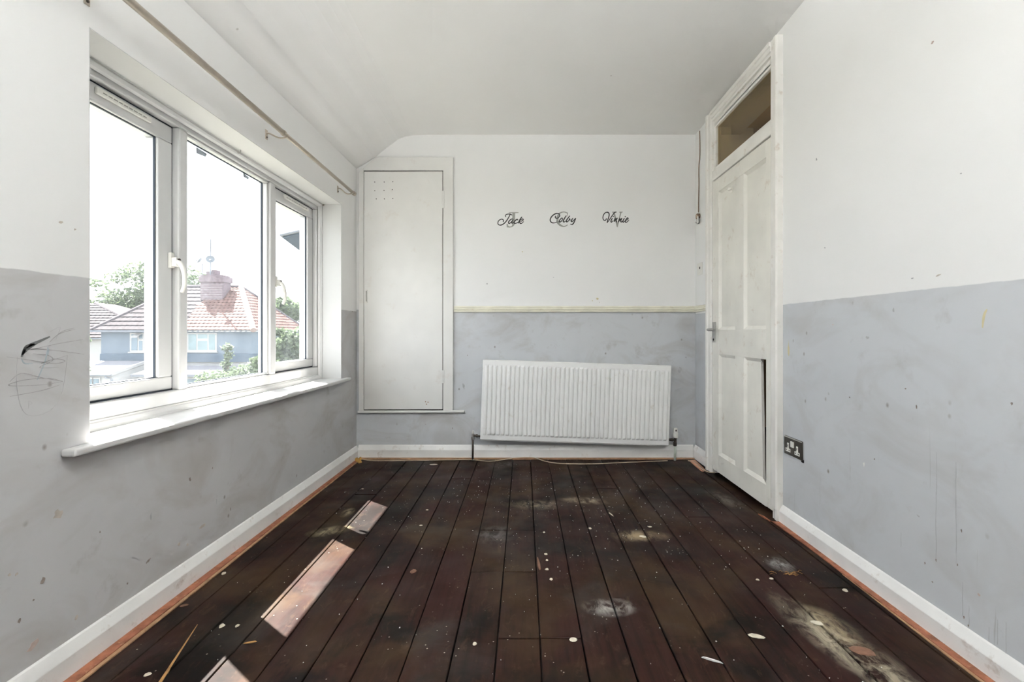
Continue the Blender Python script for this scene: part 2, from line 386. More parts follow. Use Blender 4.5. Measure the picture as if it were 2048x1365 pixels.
# added fill light out of view, shaped as an opal bowl on three rods
LX, LY_, LZ = 0.0, -0.05, 2.0
lp = empty('fill_lamp', (LX, LY_, 2.47), 'white fill lamp added out of view, with an upward facing opal bowl', 'lamp')
def fill_glow(name, k):
    t = NT(name); t.done((.9,.89,.87), .4)
    t.b.inputs['Emission Color'].default_value = (.965, .985, 1.0, 1); t.b.inputs['Emission Strength'].default_value = k; return t.m
M['fill_up'] = fill_glow('fill_top_glow', 150.0)
M['fill_bowl'] = fill_glow('fill_bowl_glow', 3.0)
MB().tube([(LX,LY_,2.49),(LX,LY_,2.45),(LX,LY_,2.44)], [.05,.05,.02], 20).build('fill_lamp_rose', 'plast', lp)
for k in range(3):
    a_ = 2*math.pi*k/3; MB().tube([(LX,LY_,2.45),(LX+.2*math.cos(a_),LY_+.2*math.sin(a_),LZ+.005)], .003, 6).build('fill_lamp_hanger', 'chrome', lp)
MB().tube([(LX,LY_,LZ-.11*math.sin(math.pi/2*k/8)) for k in range(9)], [max(.003,.21*math.cos(math.pi/2*k/8)) for k in range(9)], 32, cap=False).build('bowl', 'fill_bowl', lp, smooth=True)
MB().tube([(LX,LY_,LZ-.012),(LX,LY_,LZ-.008)], .195, 32).build('fill_disc', 'fill_up', lp)

# ------------------------------------------------------------------ window
XF = -1.393
win = empty('window_1', (-1.43, 2.195, .617), kind='structure')
def wsub(mb_, name, mat, parent, **k): return sub(mb_, name, mat, parent, **k)
mb = MB()
mb.box((-1.463,WY0,.645),(XF,WY1,.700)); mb.box((-1.463,WY0,1.762),(XF,WY1,1.812)); mb.box((-1.463,WY0,.70),(XF,1.345,1.762)); mb.box((-1.463,3.058,.70),(XF,WY1,1.762))
mb.build('frame', 'upvc', win, bevel=.006)
for y0, y1 in ((1.838,1.886),(2.499,2.553)): box((-1.463,y0,.70),(XF+.0005,y1,1.762)).build('mullion', 'upvc', win, bevel=.007)
box((-1.475,WY0,.597),(-1.385,WY1,.648)).build('frame_cill', 'upvc', win, bevel=.004)
MB().py([(-1.390,.617),(-1.366,.617),(-1.369,.630),(-1.377,.640),(-1.390,.645)], WY0, WY1).build('bottom_bead', 'upvc', win)
MB().py([(-1.390,1.806),(-1.366,1.806),(-1.368,1.795),(-1.376,1.786),(-1.390,1.782)], WY0, WY1).build('head_bead', 'upvc', win)
MB().pz([(-1.390,3.092),(-1.366,3.092),(-1.368,3.080),(-1.378,3.071),(-1.390,3.068)], .619, 1.805).build('side_bead', 'upvc', win)
# boards of the sill
mb = MB()
mb.pz([(-1.40,WY0+.002),(XL,WY0+.002),(XL,1.216),(-1.2,1.216),(-1.2,3.165),(XL,3.165),(XL,WY1-.002),(-1.40,WY1-.002)], .597, .619)
mb.build('sill', 'sill', win, bevel=.007, seg=3)
GX = -1.438
def pane(y0, y1, z0, z1, parent): return sub(box((GX-.002,y0,z0),(GX+.002,y1,z1)), 'pane', 'glass', parent)
def sash(y0, y1, near_w, far_w, handle_y):
    z0, z1 = .706, 1.758
    m_ = MB()
    m_.box((-1.475,y0,z0),(-1.418,y1,z0+.050)); m_.box((-1.475,y0,z1-.066),(-1.418,y1,z1))
    m_.box((-1.475,y0,z0+.050),(-1.418,y0+near_w,z1-.066)); m_.box((-1.475,y1-far_w,z0+.050),(-1.418,y1,z1-.066))
    s_ = m_.build('sash', 'upvc', win, bevel=.005)
    i0, i1, j0, j1 = y0+near_w, y1-far_w, z0+.050, z1-.066
    sub(MB().ring_x(i0-.001, i1+.001, j0-.001, j1+.001, .005, .004, GX+.0025, -1.428), 'glazing_seal', 'seal', s_)
    sub(MB().ring_x(y0-.006, y1+.005, z0-.007, z1+.005, .008, .008, -1.455, -1.421), 'sash_seal', 'seal', s_)
    pane(i0, i1, j0, j1, s_)
    # trickle vent along the top rail
    vy0, vy1 = (1.50, 1.72) if y0 < 2 else (2.675, 2.975)
    v_ = MB().box((-1.418,vy0,1.722),(-1.406,vy1,1.746))
    sub(v_, 'trickle_vent', 'plast', s_, bevel=.004)
    n = 9
    sl = MB()
    for k in range(n):
        a = vy0+.02+(vy1-vy0-.04)*k/n; sl.box((-1.4065,a,1.731),(-1.4045,a+(vy1-vy0-.04)/n*.7,1.734))
    sub(sl, 'vent_slots', 'decalgrey', s_)
    # cranked lever handle with key button
    hy = handle_y
    h_ = MB().box((-1.418,hy-.011,1.190),(-1.405,hy+.009,1.252))
    h_.box((-1.405,hy-.010,1.196),(-1.385,hy+.010,1.232))
    path = catmull([(-1.400,hy,1.214),(-1.382,hy,1.212),(-1.367,hy,1.192),(-1.359,hy,1.155),(-1.361,hy,1.120),(-1.371,hy,1.092)], 5)
    h_.tube(path, [.011-.004*k/len(path) for k in range(len(path))], 10)
    hd = sub(h_, 'window_handle', 'plast', s_, bevel=.003)
    sub(MB().tube([(-1.386,hy+.002,1.222),(-1.379,hy+.002,1.224)], .0055, 10), 'key_button', 'pipe', s_)
    return s_
sash(1.352, 1.8345, .058, .071, 1.822)
sash(2.558, 3.052, .046, .068, 2.588)
# fixed middle light: bead, seal, pane
m_ = MB(); m_.ring_x(1.886, 2.499, .700, 1.762, .014, .012, -1.43, -1.404); m_.build('glazing_bead', 'upvc', win, bevel=.005)
m_ = MB(); m_.ring_x(1.8995, 2.4855, .7115, 1.7505, .0045, .004, GX+.0025, -1.428); m_.build('glazing_seal', 'seal', win)
pane(1.886, 2.499, .70, 1.762, win).matrix_parent_inverse = Matrix.Translation(-Vector(win.location))
# two paper labels left on the glass
for pts in (((392,294),(414,308),(411,314),(393,307)), ((486,346),(498,355),(496,359),(487,354))):
    P = [on_x(a, b, GX+.0025) for a, b in pts]
    m_ = MB().prism(P, [q+Vector((.0006,0,0)) for q in P])
    m_.build('glass_label', 'tape', win)
# curtain wire and its little hook under the head
cw = empty('curtain_wire', (-1.36, 2.2, 1.79), 'thin grey net-curtain wire stretched under the window head', 'wire')
MB().tube([(-1.362,1.30,1.797),(-1.362,2.168,1.789),(-1.362,3.088,1.798)], .0018, 6).build('wire', 'chrome', cw)
MB().tube(catmull([(-1.352,2.168,1.806),(-1.350,2.168,1.796),(-1.358,2.168,1.786),(-1.366,2.170,1.790),(-1.364,2.174,1.797)], 4), .0022, 6).build('hook', 'chrome', cw)
MB().tube([(-1.362,3.085,1.798),(-1.362,3.0915,1.798)], .007, 8).build('end_screw', 'brass', cw)

# ------------------------------------------------------------------ curtain rod
cr = empty('curtain_rod', (-1.147, 2.2, 1.87), 'beige brass telescopic curtain rod on brackets above the window', 'curtain rod')
def rz(y): return 1.902-.0155*(y-1.0)
MB().tube([(-1.147,.2,rz(.2)),(-1.147,2.17,rz(2.17))], .0122, 14).build('rod', 'brass', cr, smooth=True)
MB().tube([(-1.147,2.10,rz(2.1)),(-1.147,3.06,rz(3.06))], .0100, 14).build('inner_rod', 'brass', cr, smooth=True)
MB().tube([(-1.147,2.163,rz(2.163)),(-1.147,2.178,rz(2.178))], .0140, 14).build('collar', 'brass', cr)
MB().tube([(-1.147,3.05,rz(3.05)),(-1.147,3.058,rz(3.058)),(-1.147,3.075,rz(3.07)),(-1.147,3.085,rz(3.08))], [.0115,.0145,.0145,.010], 14).build('finial', 'brass', cr)
for y in (1.29, 2.19, 3.03):
    b_ = MB().box((XL,y-.009,1.862),(XL+.003,y+.009,1.908))
    br = b_.build('bracket', 'brass', cr, bevel=.001)
    z = rz(y)
    sub(MB().tube(catmull([(XL+.003,y,1.893),(XL+.02,y,1.889),(XL+.06,y,z-.014),(-1.147,y,z-.0125),(-1.137,y,z-.004)], 4), .0038, 8), 'bracket_arm', 'brass', br)
    sub(MB().tube([(XL+.002,y,1.872),(XL+.006,y,1.872)], .004, 8), 'screw', 'pipe', br)

# ------------------------------------------------------------------ built-in cupboard in the back wall
cu = empty('wall_cupboard', (-.90, YB, .33), 'tall white flush cupboard door set in the wall beside the window', 'cupboard')
YC = YB-.018
def bw(px, py): q = at(px, py, YC); return (q.x, q.z)
casing = [bw(886,822),bw(906,822),bw(906,314),bw(752,314),bw(733,330),bw(727,335),bw(727,341),bw(886,341)]
MB().py(casing, YC, YB).build('casing', 'cup', cu, bevel=.003)
MB().py([bw(717,824),bw(727,824),bw(727,335),bw(717,345)], YC+.002, YB).build('side_strip', 'cup', cu, bevel=.002)
MB().py([bw(716,826.5),bw(929,825.5),bw(929,821.5),bw(716,821.5)], YC-.012, YB).build('ledge', 'cup', cu, bevel=.004)
MB().py([bw(727,822),bw(886,822),bw(886,340),bw(727,340)], YB-.006, YB-.001).build('recess', 'black', cu)
dr = MB().py([bw(728,819.7),bw(884.8,819.2),bw(884.8,342.6),bw(728,343.2)], YC+.001, YB-.004).build('door', 'cup', cu, bevel=.0015)
for y0, y1 in ((382,417),(741,767)):
    a = bw(884.2,y1); b = bw(888.4,y0); sub(box((a[0],YC-.003,a[1]),(b[0],YC+.003,b[1])), 'hinge', 'cup', dr, bevel=.001)
a = bw(731,606); b = bw(736,580)
sub(MB().tube([((a[0]+b[0])/2,YC-.004,a[1]),((a[0]+b[0])/2,YC-.004,b[1])], .0055, 8), 'finger_pull', 'casing', dr)
a = bw(732.4,603.5); b = bw(734.6,582.5)
sub(box((a[0],YC-.0105,a[1]),(b[0],YC-.0085,b[1])), 'pull_slot', 'decalgrey', dr)
for q in ((749.5,364.3),(768.3,364.3),(785.5,363.6),(749.6,381.7),(768,381),(784.5,379.5),(752.5,398),(768.6,398),(785.6,397.2)):
    c = bw(*q); sub(MB().tube([(c[0],YC-.0006,c[1]),(c[0],YC+.002,c[1])], .0034, 10), 'vent_hole', 'black', dr)
for q in ((851,804),(856,805),(853,809)):
    c = bw(*q); sub(MB().tube([(c[0],YC-.0006,c[1]),(c[0],YC+.001,c[1])], .004, 7), 'chipped_spot', 'strip2', dr)

# ------------------------------------------------------------------ door, casing and fanlight on the right wall
dd = empty('door_1', (1.25, 2.66, 0), kind='structure')
XD, XA = 1.250, 1.2356
def arch(y0, y1, z0, z1, name, rev=False):
    w_ = y1-y0
    pr = [(XR+.001,0),(XA+.006,0),(XA,.006),(XA,w_*.35),(XA+.006,w_*.42),(XA+.006,w_*.8),(XA+.011,w_),(XR+.001,w_)]
    if rev: pr = [(x, w_-d) for x, d in pr]
    return MB().pz([(x,y0+d) for x,d in pr], z0, z1).build(name, 'casing', dd)
arch(2.231, 2.299, .060, 2.395, 'casing')
box((XA+.004,2.2312,.005),(XR,2.252,.09)).build('casing_foot', 'casing', dd, bevel=.002)
arch(3.018, 3.106, .0, 2.40, 'casing', True)
MB().py([(XR+.001,2.398),(XA,2.398),(XA,2.378),(XA+.006,2.374),(XA+.006,2.352),(XA+.012,2.348),(XA+.012,2.333),(XR+.001,2.333)], 2.295, 3.022).build('casing_head', 'casing', dd)
box((XD+.012,2.28,2.30),(XR+.1,3.03,2.335)).build('lining_head', 'casing', dd, bevel=.002)
box((XD+.001,2.275,.0),(XR+.1,2.288,2.33)).build('lining', 'casing', dd); box((XD+.001,3.0215,.0),(XR+.1,3.035,2.33)).build('lining', 'casing', dd)
box((XD-.002,2.285,1.934),(XR+.08,3.022,2.000)).build('transom_bar', 'casing', dd, bevel=.004)
fan = MB().ring_x(2.285, 3.022, 2.000, 2.312, .022, .024, XD+.012, XR+.03).build('fanlight_frame', 'casing', dd, bevel=.004)
sub(box((XD+.028,2.305,2.02),(XD+.032,3.002,2.29)), 'pane', 'fanlight', fan)
# leaf
def leafbox(y0, y1, z0, z1, name): return box((XD,y0,z0),(XD+.036,y1,z1)).build(name, 'door', dd, bevel=.0012, seg=1)
leafbox(2.924,3.0175,.030,1.926,'stile'); leafbox(2.284,2.350,.034,1.924,'stile')
leafbox(2.350,2.924,1.837,1.925,'rail'); leafbox(2.350,2.924,.792,.950,'rail'); leafbox(2.350,2.924,.031,.145,'rail')
leafbox(2.591,2.695,.950,1.837,'muntin'); leafbox(2.591,2.695,.145,.792,'muntin')
for (y0,y1,z0,z1) in ((2.695,2.924,.950,1.837),(2.350,2.591,.950,1.837),(2.695,2.924,.145,.792)):
    pn = box((XD+.014,y0,z0),(XD+.022,y1,z1)).build('panel', 'door', dd)
    sub(MB().slope_ring_x(y0, y1, z0, z1, .018, XD+.002, XD+.0138), 'moulding', 'door', pn)
pn = MB().px([(2.421,.792),(2.591,.792),(2.591,.145),(2.398,.145)], XD+.014, XD+.022).build('broken_panel', 'door', dd)
m_ = MB()   # moulding left on three sides
m_.quad((XD+.002,2.591,.145),(XD+.002,2.591,.792),(XD+.0138,2.573,.774),(XD+.0138,2.573,.163))
m_.quad((XD+.002,2.350,.145),(XD+.002,2.591,.145),(XD+.0138,2.573,.163),(XD+.0138,2.400,.163))
m_.quad((XD+.002,2.412,.792),(XD+.002,2.591,.792),(XD+.0138,2.573,.774),(XD+.0138,2.412,.774))
sub(m_, 'moulding', 'door', pn)
sub(MB().px([(2.420,.79),(2.423,.79),(2.400,.146),(2.397,.146)], XD+.010, XD+.024), 'split_edge', 'casing', pn)
# lever handle on its back plate
hp = box((XD-.007,2.962,.868),(XD,3.006,1.000)).build('handle_plate', 'chrome', dd, bevel=.002)
sub(MB().tube([(XD-.007,2.984,.950),(XD-.045,2.984,.950)], .009, 10), 'handle_neck', 'chrome', hp)
sub(MB().tube([(XD-.043,2.99,.950),(XD-.047,2.95,.950),(XD-.045,2.885,.948)], [.008,.008,.006], 10), 'lever', 'chrome', hp)
sub(MB().tube([(XD-.009,2.984,.885),(XD-.006,2.984,.885)], .008, 10), 'keyhole', 'black', hp)
ck = MB().tube([(XD-.004,2.735,1.797),(XD-.016,2.735,1.795),(XD-.02,2.735,1.785)], .009, 8)
ck.box((XD-.004,2.722,1.775),(XD,2.748,1.812)); ck.build('painted_coat_hook', 'door', dd, bevel=.002)
# landing beyond the door
mb = MB(); mb.box((2.45,.8,-.1),(2.55,4.6,2.7)); mb.box((1.38,4.5,-.1),(2.55,4.6,2.7)); mb.box((1.38,.8,-.1),(2.55,.9,2.7)); mb.box((1.30,.8,2.45),(2.55,4.6,2.7)); mb.box((1.38,3.5,-.1),(1.39,4.6,2.7))
tag(mb.build('wall_landing', 'hall'), kind='structure')
tag(box((1.27,.8,-.028),(2.55,4.6,-.004)).build('floor_landing', 'plank'), kind='structure')

ll = empty('landing_fill_lamp', (1.75, 2.9, 2.45), 'small warm fill lamp added out of view on the landing beyond the door', 'lamp')  # unseen lamp, added to brighten what shows through the fanlight
t_ = NT('landing_fill_glow'); t_.done((.9,.8,.6), .4); t_.b.inputs['Emission Color'].default_value = (1,.84,.60,1); t_.b.inputs['Emission Strength'].default_value = 3.2; M['fill_bulb'] = t_.m
MB().tube([(1.75,2.9,2.46),(1.75,2.9,2.44),(1.75,2.9,2.435),(1.75,2.9,2.12)], [.04,.04,.004,.004], 12).build('fill_lampholder', 'plast', ll)
MB().tube([(1.75,2.9,2.06-.06*math.cos(math.pi*k/10)) for k in range(11)], [max(.002,.06*math.sin(math.pi*k/10)) for k in range(11)], 16).build('fill_bulb', 'fill_bulb', ll, smooth=True)

# ------------------------------------------------------------------ radiator
rd = empty('radiator', (.373, 3.27, .4264), 'white ribbed panel radiator hanging slightly askew on the back wall', 'radiator')
rd.rotation_euler = (0, math.radians(1.85), 0); rd['_plain'] = 0
RW, RH = 1.36, .578
NF = 41; pit = (RW-.03)/NF
xs = [-RW/2, -RW/2+.004]; ds = [.010, 0.0]; fl_ = [0, 0]
for k in range(NF):
    x0 = -RW/2+.015+pit*k
    for fx, dv in ((.0,0.0),(.10,0.0),(.24,.85),(.36,1.0),(.62,1.0),(.74,.85),(.88,0.0)):
        xs.append(x0+pit*fx); fl_.append(dv); ds.append(0)
xs += [RW/2-.004, RW/2]; fl_ += [0,0]; ds += [0,.010]
zs = [(-RH/2,0,.010),(-RH/2+.004,0,0),(-RH/2+.034,0,0),(-RH/2+.046,1,0),(RH/2-.046,1,0),(RH/2-.034,0,0),(RH/2-.004,0,0),(RH/2,0,.010)]
m_ = MB(); nx = len(xs)
for z, act, dz in zs:
    for x, fv, dx in zip(xs, fl_, ds): m_.v.append((x, max(dx,dz)-.0085*fv*act, z))
for r in range(len(zs)-1):
    for c in range(nx-1): a = r*nx+c; m_.f.append((a, a+1, a+nx+1, a+nx))
m_.box((-RW/2,.010,-RH/2),(RW/2,.016,RH/2))
m_.build('front_panel', 'rad', rd)
box((-RW/2+.01,.058,-RH/2+.01),(RW/2-.01,.070,RH/2-.01)).build('rear_panel', 'rad', rd, bevel=.003)
m_ = MB()
for k in range(40):
    x = -RW/2+.03+k*(RW-.06)/39; m_.box((x-.001,.016,-RH/2+.05),(x+.001,.058,RH/2-.05))
m_.build('convector_fins', 'rad', rd, kind='stuff')
box((-RW/2+.004,.012,-RH/2+.002),(RW/2-.004,.03,-RH/2-.006)).build('lower_flange', 'rad', rd)
for s_ in (-1, 1): box((s_*.45-.02,.07,-RH/2+.06),(s_*.45+.02,.098,RH/2-.06)).build('wall_bracket', 'rad', rd)
# left lockshield valve with dark tail pipe
lv = empty('radiator_valve', at(945,919,3.31), 'lockshield valve with dark tarnished pipe on the radiator end nearest the cupboard', 'valve')
x, yv = at(945.5,870,3.31).x, 3.31
MB().tube([(x,yv,.0),(x,yv,.165)], .0075, 12).build('pipe', 'pipe', lv, smooth=True)
MB().tube([(x,yv,.150),(x,yv,.156),(x,yv,.170),(x,yv,.172),(x,yv,.196)], [.0105,.0135,.0135,.010,.010], 8).build('valve_body', 'chrome', lv)
MB().tube([(x,yv,.180),(x+.022,yv,.180),(x+.023,yv,.180),(x+.036,yv,.178),(x+.037,yv,.178),(-.305,yv,.176)], [.009,.009,.012,.012,.007,.007], 8).build('tail', 'pipe', lv)
MB().tube([(x,yv,.194),(x,yv,.214),(x,yv,.219)], [.009,.008,.005], 10).build('cap', 'plast', lv)
MB().tube([(x,yv,.0),(x,yv,.004)], .026, 12).build('floor_hole', 'black', lv)
rv = empty('thermostatic_valve', at(1350,922,3.31), 'white thermostatic valve on a pale painted pipe by the doorway corner', 'valve')
x = at(1351,880,3.31).x
MB().tube([(x-.004,yv,.0),(x-.004,yv,.115)], .0085, 12).build('pipe', 'paintpipe', rv, smooth=True)
MB().tube([(x-.004,yv,.105),(x-.004,yv,.112),(x-.004,yv,.13),(x-.002,yv,.135),(x,yv,.168)], [.011,.014,.014,.011,.012], 8).build('valve_body', 'pipe', rv)
MB().tube([(x,yv,.150),(x-.02,yv,.150),(x-.021,yv,.15),(x-.045,yv,.15)], [.009,.009,.013,.010], 8).build('tail', 'pipe', rv)
MB().tube([(x,yv,.166),(x,yv,.170),(x,yv,.200),(x+.001,yv,.205),(x,yv,.232),(x,yv,.236)], [.015,.0185,.0195,.016,.0145,.011], 14).build('thermostat_head', 'plast', rv)
box((x-.005,yv-.0165,.214),(x+.003,yv-.013,.226)).build('dial_mark', 'pipe', rv)

# ------------------------------------------------------------------ lettering on the back wall
def zw(ox, oy): return lambda p: at(ox+p[0]/31.03, oy+p[1]/31.03, YB-.0004)
def strokes(fn, data, wd, name, mat, parent, thick=.0008):
    m_ = MB()
    for st in data:
        if len(st) == 1:
            c = fn(st[0]); m_.tube([c, c+Vector((0,-thick,0))], wd*.62/31.03*YB/F, 10); continue
        P = catmull([fn(p) for p in st], 6)
        W = [wd/31.03*YB/F*(.72+.28*math.sin(math.pi*k/(len(P)-1))+.22*(1 if P[max(k-1,0)].z > P[min(k+1,len(P)-1)].z else 0)) for k in range(len(P))]
        ribbon(m_, P, W, (0,-1,0), thick)
    return m_.build(name, mat, parent)
DEC = [
 (990, 'letter J', [[(690,570),(650,530),(650,470),(720,410),(850,385),(960,395),(1070,460)],
   [(945,390),(900,500),(820,640),(740,770),(640,900),(520,1000),(390,1065),(280,1070),(200,1020),(180,930),(210,830),(290,750),(400,705),(490,730),(535,800),(500,880)],
   [(1130,720),(1060,690),(950,750),(860,850),(840,930),(890,975),(990,900),(1100,760),(1130,720)],[(1130,720),(1050,860),(1040,930),(1090,950),(1200,860)],
   [(1400,780),(1410,720),(1350,720),(1250,800),(1180,900),(1230,970),(1330,950),(1440,880)],
   [(1680,560),(1600,650),(1500,820),(1430,970)],[(1480,860),(1600,740),(1700,690),(1750,730),(1700,800),(1590,840)],[(1560,830),(1530,900),(1580,970),(1650,960),(1780,850)]],
   [(850,275),(1460,275),(1460,312),(1250,335),(1240,950),(1200,1080),(1080,1190),(900,1225),(730,1210),(720,990),(790,990),(830,1120),(920,1165),(1030,1140),(1070,1050),(1075,335),(850,304)]),
 (1094, 'letter C', [[(560,500),(510,560),(530,620),(620,650),(720,600),(785,500),(760,390),(650,350),(500,380),(340,490),(230,640),(200,780),(260,890),(370,935),(490,925),(640,870)],
   [(920,620),(820,720),(760,830),(790,885),(880,840),(960,720),(960,650),(920,620)],[(1200,480),(1110,620),(1030,760),(1010,850),(1070,880),(1150,820)],
   [(1420,490),(1320,620),(1220,760),(1200,850),(1260,870),(1350,780),(1410,640)],[(1410,640),(1400,720),(1450,770)],
   [(1610,640),(1530,760),(1500,830),(1560,850),(1660,770),(1780,640)],[(1790,640),(1720,800),(1650,950),(1550,1040),(1450,1000)]], None),
 (1200, 'letter V', [[(400,650),(370,740),(290,785),(210,730),(180,600),(220,440),(310,320),(430,275),(530,310),(570,420),(540,580),(480,760),(440,930)],[(440,930),(540,800),(680,600),(830,380),(920,280),(1030,260)],
   [(770,640),(700,760),(680,850),(720,890),(820,780)],[(830,535)],[(950,620),(900,760),(870,870)],[(870,870),(960,740),(1080,620)],[(1080,630),(1010,760),(1010,860),(1070,880)],
   [(1240,640),(1180,780),(1140,900)],[(1150,880),(1250,740),(1370,640)],[(1370,640),(1300,770),(1290,850),(1340,880),(1430,800)],
   [(1520,640),(1440,770),(1420,860),(1470,890),(1560,800)],[(1565,550)],[(1600,770),(1700,740),(1750,660),(1700,630),(1620,720),(1570,830),(1610,900),(1700,860),(1800,750)]],
   [(750,240),(1020,240),(1020,275),(925,330),(1085,950),(1250,330),(1200,278),(1200,240),(1410,240),(1410,272),(1330,305),(1095,1200),(1045,1200),(830,330),(755,275)]),
]
for ox, nm, script, poly in DEC:
    e = empty('wall_decal', at(ox+33, 455, YB), 'vinyl decal with a grey serif %s behind a black script name' % nm, 'wall decal')
    fn = zw(ox, 416)
    if poly:
        P = [fn(p) for p in poly]
        MB().prism(P, [p+Vector((0,-.0004,0)) for p in P]).build('initial', 'decalgrey', e)
    else:
        m_ = MB(); P = [(1290,1050),(1150,1130),(1000,1150),(850,1090),(720,980),(650,830),(660,620),(720,420),(830,310),(1000,258),(1150,275),(1280,340)]
        Wd = [40,60,75,110,130,140,140,115,70,50,50,60]; pc = catmull([fn(p) for p in P], 6); ww = []
        for k in range(len(pc)):
            u = k/6; i = min(int(u), len(Wd)-2); ww.append((Wd[i]+(Wd[i+1]-Wd[i])*(u-i))/31.03*YB/F)
        ribbon(m_, pc, ww, (0,-1,0), .0004)
        pc = catmull([fn(p) for p in ((1262,290),(1272,400),(1290,515))], 4); ribbon(m_, pc, [70/31*YB/F-(50/31*YB/F)*k/(len(pc)-1) for k in range(len(pc))], (0,-1,0), .0004)
        m_.build('initial', 'decalgrey', e)
    strokes(fn, script, 58, 'script_name', 'decalblack', e)

# ------------------------------------------------------------------ knocks, chips and drips with a shape of their own
M['scuff'] = plain('dark_scuff', (.27,.225,.195), .8, .3, 70)
M['brownscuff'] = plain('brown_stain', (.50,.445,.39), .8, .2, 40)
M['pinkscuff'] = plain('bare_plaster', (.52,.41,.36), .8, .2, 40)
M['greyscuff'] = plain('grey_mark', (.45,.455,.46), .8, .2, 40)
M['yellow'] = plain('yellow_smear', (.62,.55,.34), .8, .1, 40)
def blob(plane, px, py, a, b, rot, mat, parent, name):
    rn = random.Random(int(px*7+py)); n = 11; P = []
    if plane == 'B': c = at(px, py, YB-.0003); ex, ez, nm = Vector((1,0,0)), Vector((0,0,1)), Vector((0,-1,0))
    elif plane == 'R': c = on_x(px, py, XR-.0003); ex, ez, nm = Vector((0,1,0)), Vector((0,0,1)), Vector((-1,0,0))
    else: c = on_x(px, py, XL+.0003); ex, ez, nm = Vector((0,1,0)), Vector((0,0,1)), Vector((1,0,0))
    for k in range(n):
        t = 2*math.pi*k/n; q = rn.uniform(.55, 1.15); u = math.cos(t)*a*q*.8; v = math.sin(t)*b*q*.8
        P.append(c+ex*(u*math.cos(rot)-v*math.sin(rot))+ez*(u*math.sin(rot)+v*math.cos(rot)))
    sub(MB().prism(P, [p+nm*.0004 for p in P]), name, mat, parent)
OB = bpy.data.objects
for (px,py,a,b,r_,m_) in ((297,1122,.014,.005,.5,'scuff'),(86,1161,.007,.012,-.4,'scuff'),(380,959,.006,.012,.3,'scuff'),(153,1236,.007,.008,0,'brownscuff'),(68,1290,.022,.012,.5,'pinkscuff'),(404,1054,.03,.008,0,'brownscuff'),
    (39,1243,.005,.009,-.3,'scuff'),(461,1019,.004,.010,-.2,'scuff'),(67,1201,.003,.004,0,'scuff'),(255,1168,.004,.005,0,'scuff'),(200,1065,.003,.005,0,'scuff'),(358,1089,.008,.008,0,'brownscuff'),(375,1090,.007,.007,0,'brownscuff'),(117,1030,.02,.02,0,'brownscuff'),
    (19,1150,.005,.005,0,'brownscuff'),(33,1149,.005,.005,0,'brownscuff'),(425,937,.003,.006,0,'scuff'),(433,1005,.005,.016,0,'greyscuff'),(302,1034,.004,.02,0,'greyscuff'),(122,445,.008,.005,.3,'brownscuff'),(150,459,.004,.004,0,'brownscuff')):
    blob('L', px, py, a, b, r_, m_, OB['wall_left'], 'scuff_mark')
for (px,py,a,b,r_,m_) in ((1877,551,.012,.004,-.2,'brownscuff'),(1650,496,.006,.004,.4,'greyscuff'),(1825,557,.007,.003,0,'greyscuff'),(1633,319,.006,.010,-.4,'greyscuff'),(1865,85,.006,.006,.5,'pinkscuff'),(1922,347,.005,.003,0,'greyscuff'),(1577,700,.010,.05,0,'yellow'),
    (1833,814,.003,.010,0,'scuff'),(1699,795,.004,.004,0,'scuff'),(1666,650,.006,.003,.3,'pinkscuff'),(1811,778,.005,.003,0,'scuff'),(1749,919,.004,.004,0,'scuff'),(2024,808,.004,.006,0,'scuff'),(1657,788,.006,.008,0,'greyscuff'),(1735,676,.012,.008,0,'greyscuff'),(1787,620,.006,.012,0,'greyscuff'),
    (1872,1121,.003,.006,0,'scuff'),(1915,1130,.003,.005,0,'scuff'),(1850,1127,.003,.006,0,'scuff'),(1865,1165,.004,.004,0,'scuff'),(1928,1236,.003,.006,0,'scuff'),(1937,1252,.003,.005,0,'scuff'),(1958,1190,.006,.005,0,'pinkscuff'),(1923,1062,.003,.006,0,'scuff'),(1836,1032,.009,.003,.3,'greyscuff'),(1728,929,.005,.012,0,'chipw')):
    blob('R', px, py, a, b, r_, m_, OB['wall_right'], 'scuff_mark')
m_ = MB()
for px, y0, y1 in ((1872,985,1118),(1873,905,990),(1912,925,1128),(1925,1165,1233),(1938,1212,1250),(1640,950,1010),(1995,1240,1290),(1978,1255,1300),(2012,1245,1310),(1802,1065,1095),(1700,880,960)):
    ribbon(m_, [on_x(px+.4*math.sin(k*1.7), y0+(y1-y0)*k/6, XR-.0003) for k in range(7)], [.0006+.0005*k/6 for k in range(7)], (-1,0,0), .0003)
sub(m_, 'drip_marks', 'greyscuff', OB['wall_right'])
m_ = MB(); ribbon(m_, catmull([on_x(a, b, XR-.0003) for a, b in ((1974,619),(1968,632),(1965,656))], 5), [.003+.004*math.sin(math.pi*k/10) for k in range(11)], (-1,0,0), .0003)
sub(m_, 'yellow_stroke', 'yellow', OB['wall_right'])
for (px,py,a,b,r_,m_) in ((1045,504,.008,.004,0,'yellow'),(1195,598,.012,.010,0,'yellow'),(1199,605,.004,.003,0,'brownscuff'),(1185,602,.004,.006,0,'yellow'),(1372,715,.004,.005,0,'scuff'),(905,857,.004,.010,0,'scuff'),(851,849,.004,.004,0,'scuff'),(935,711,.004,.005,0,'scuff'),
    (927,773,.012,.03,.2,'greyscuff'),(1360,740,.02,.03,0,'greyscuff'),(974,568,.006,.008,0,'greyscuff'),(1107,555,.005,.003,0,'greyscuff')):
    blob('B', px, py, a, b, r_, m_, OB['wall_back'], 'scuff_mark')

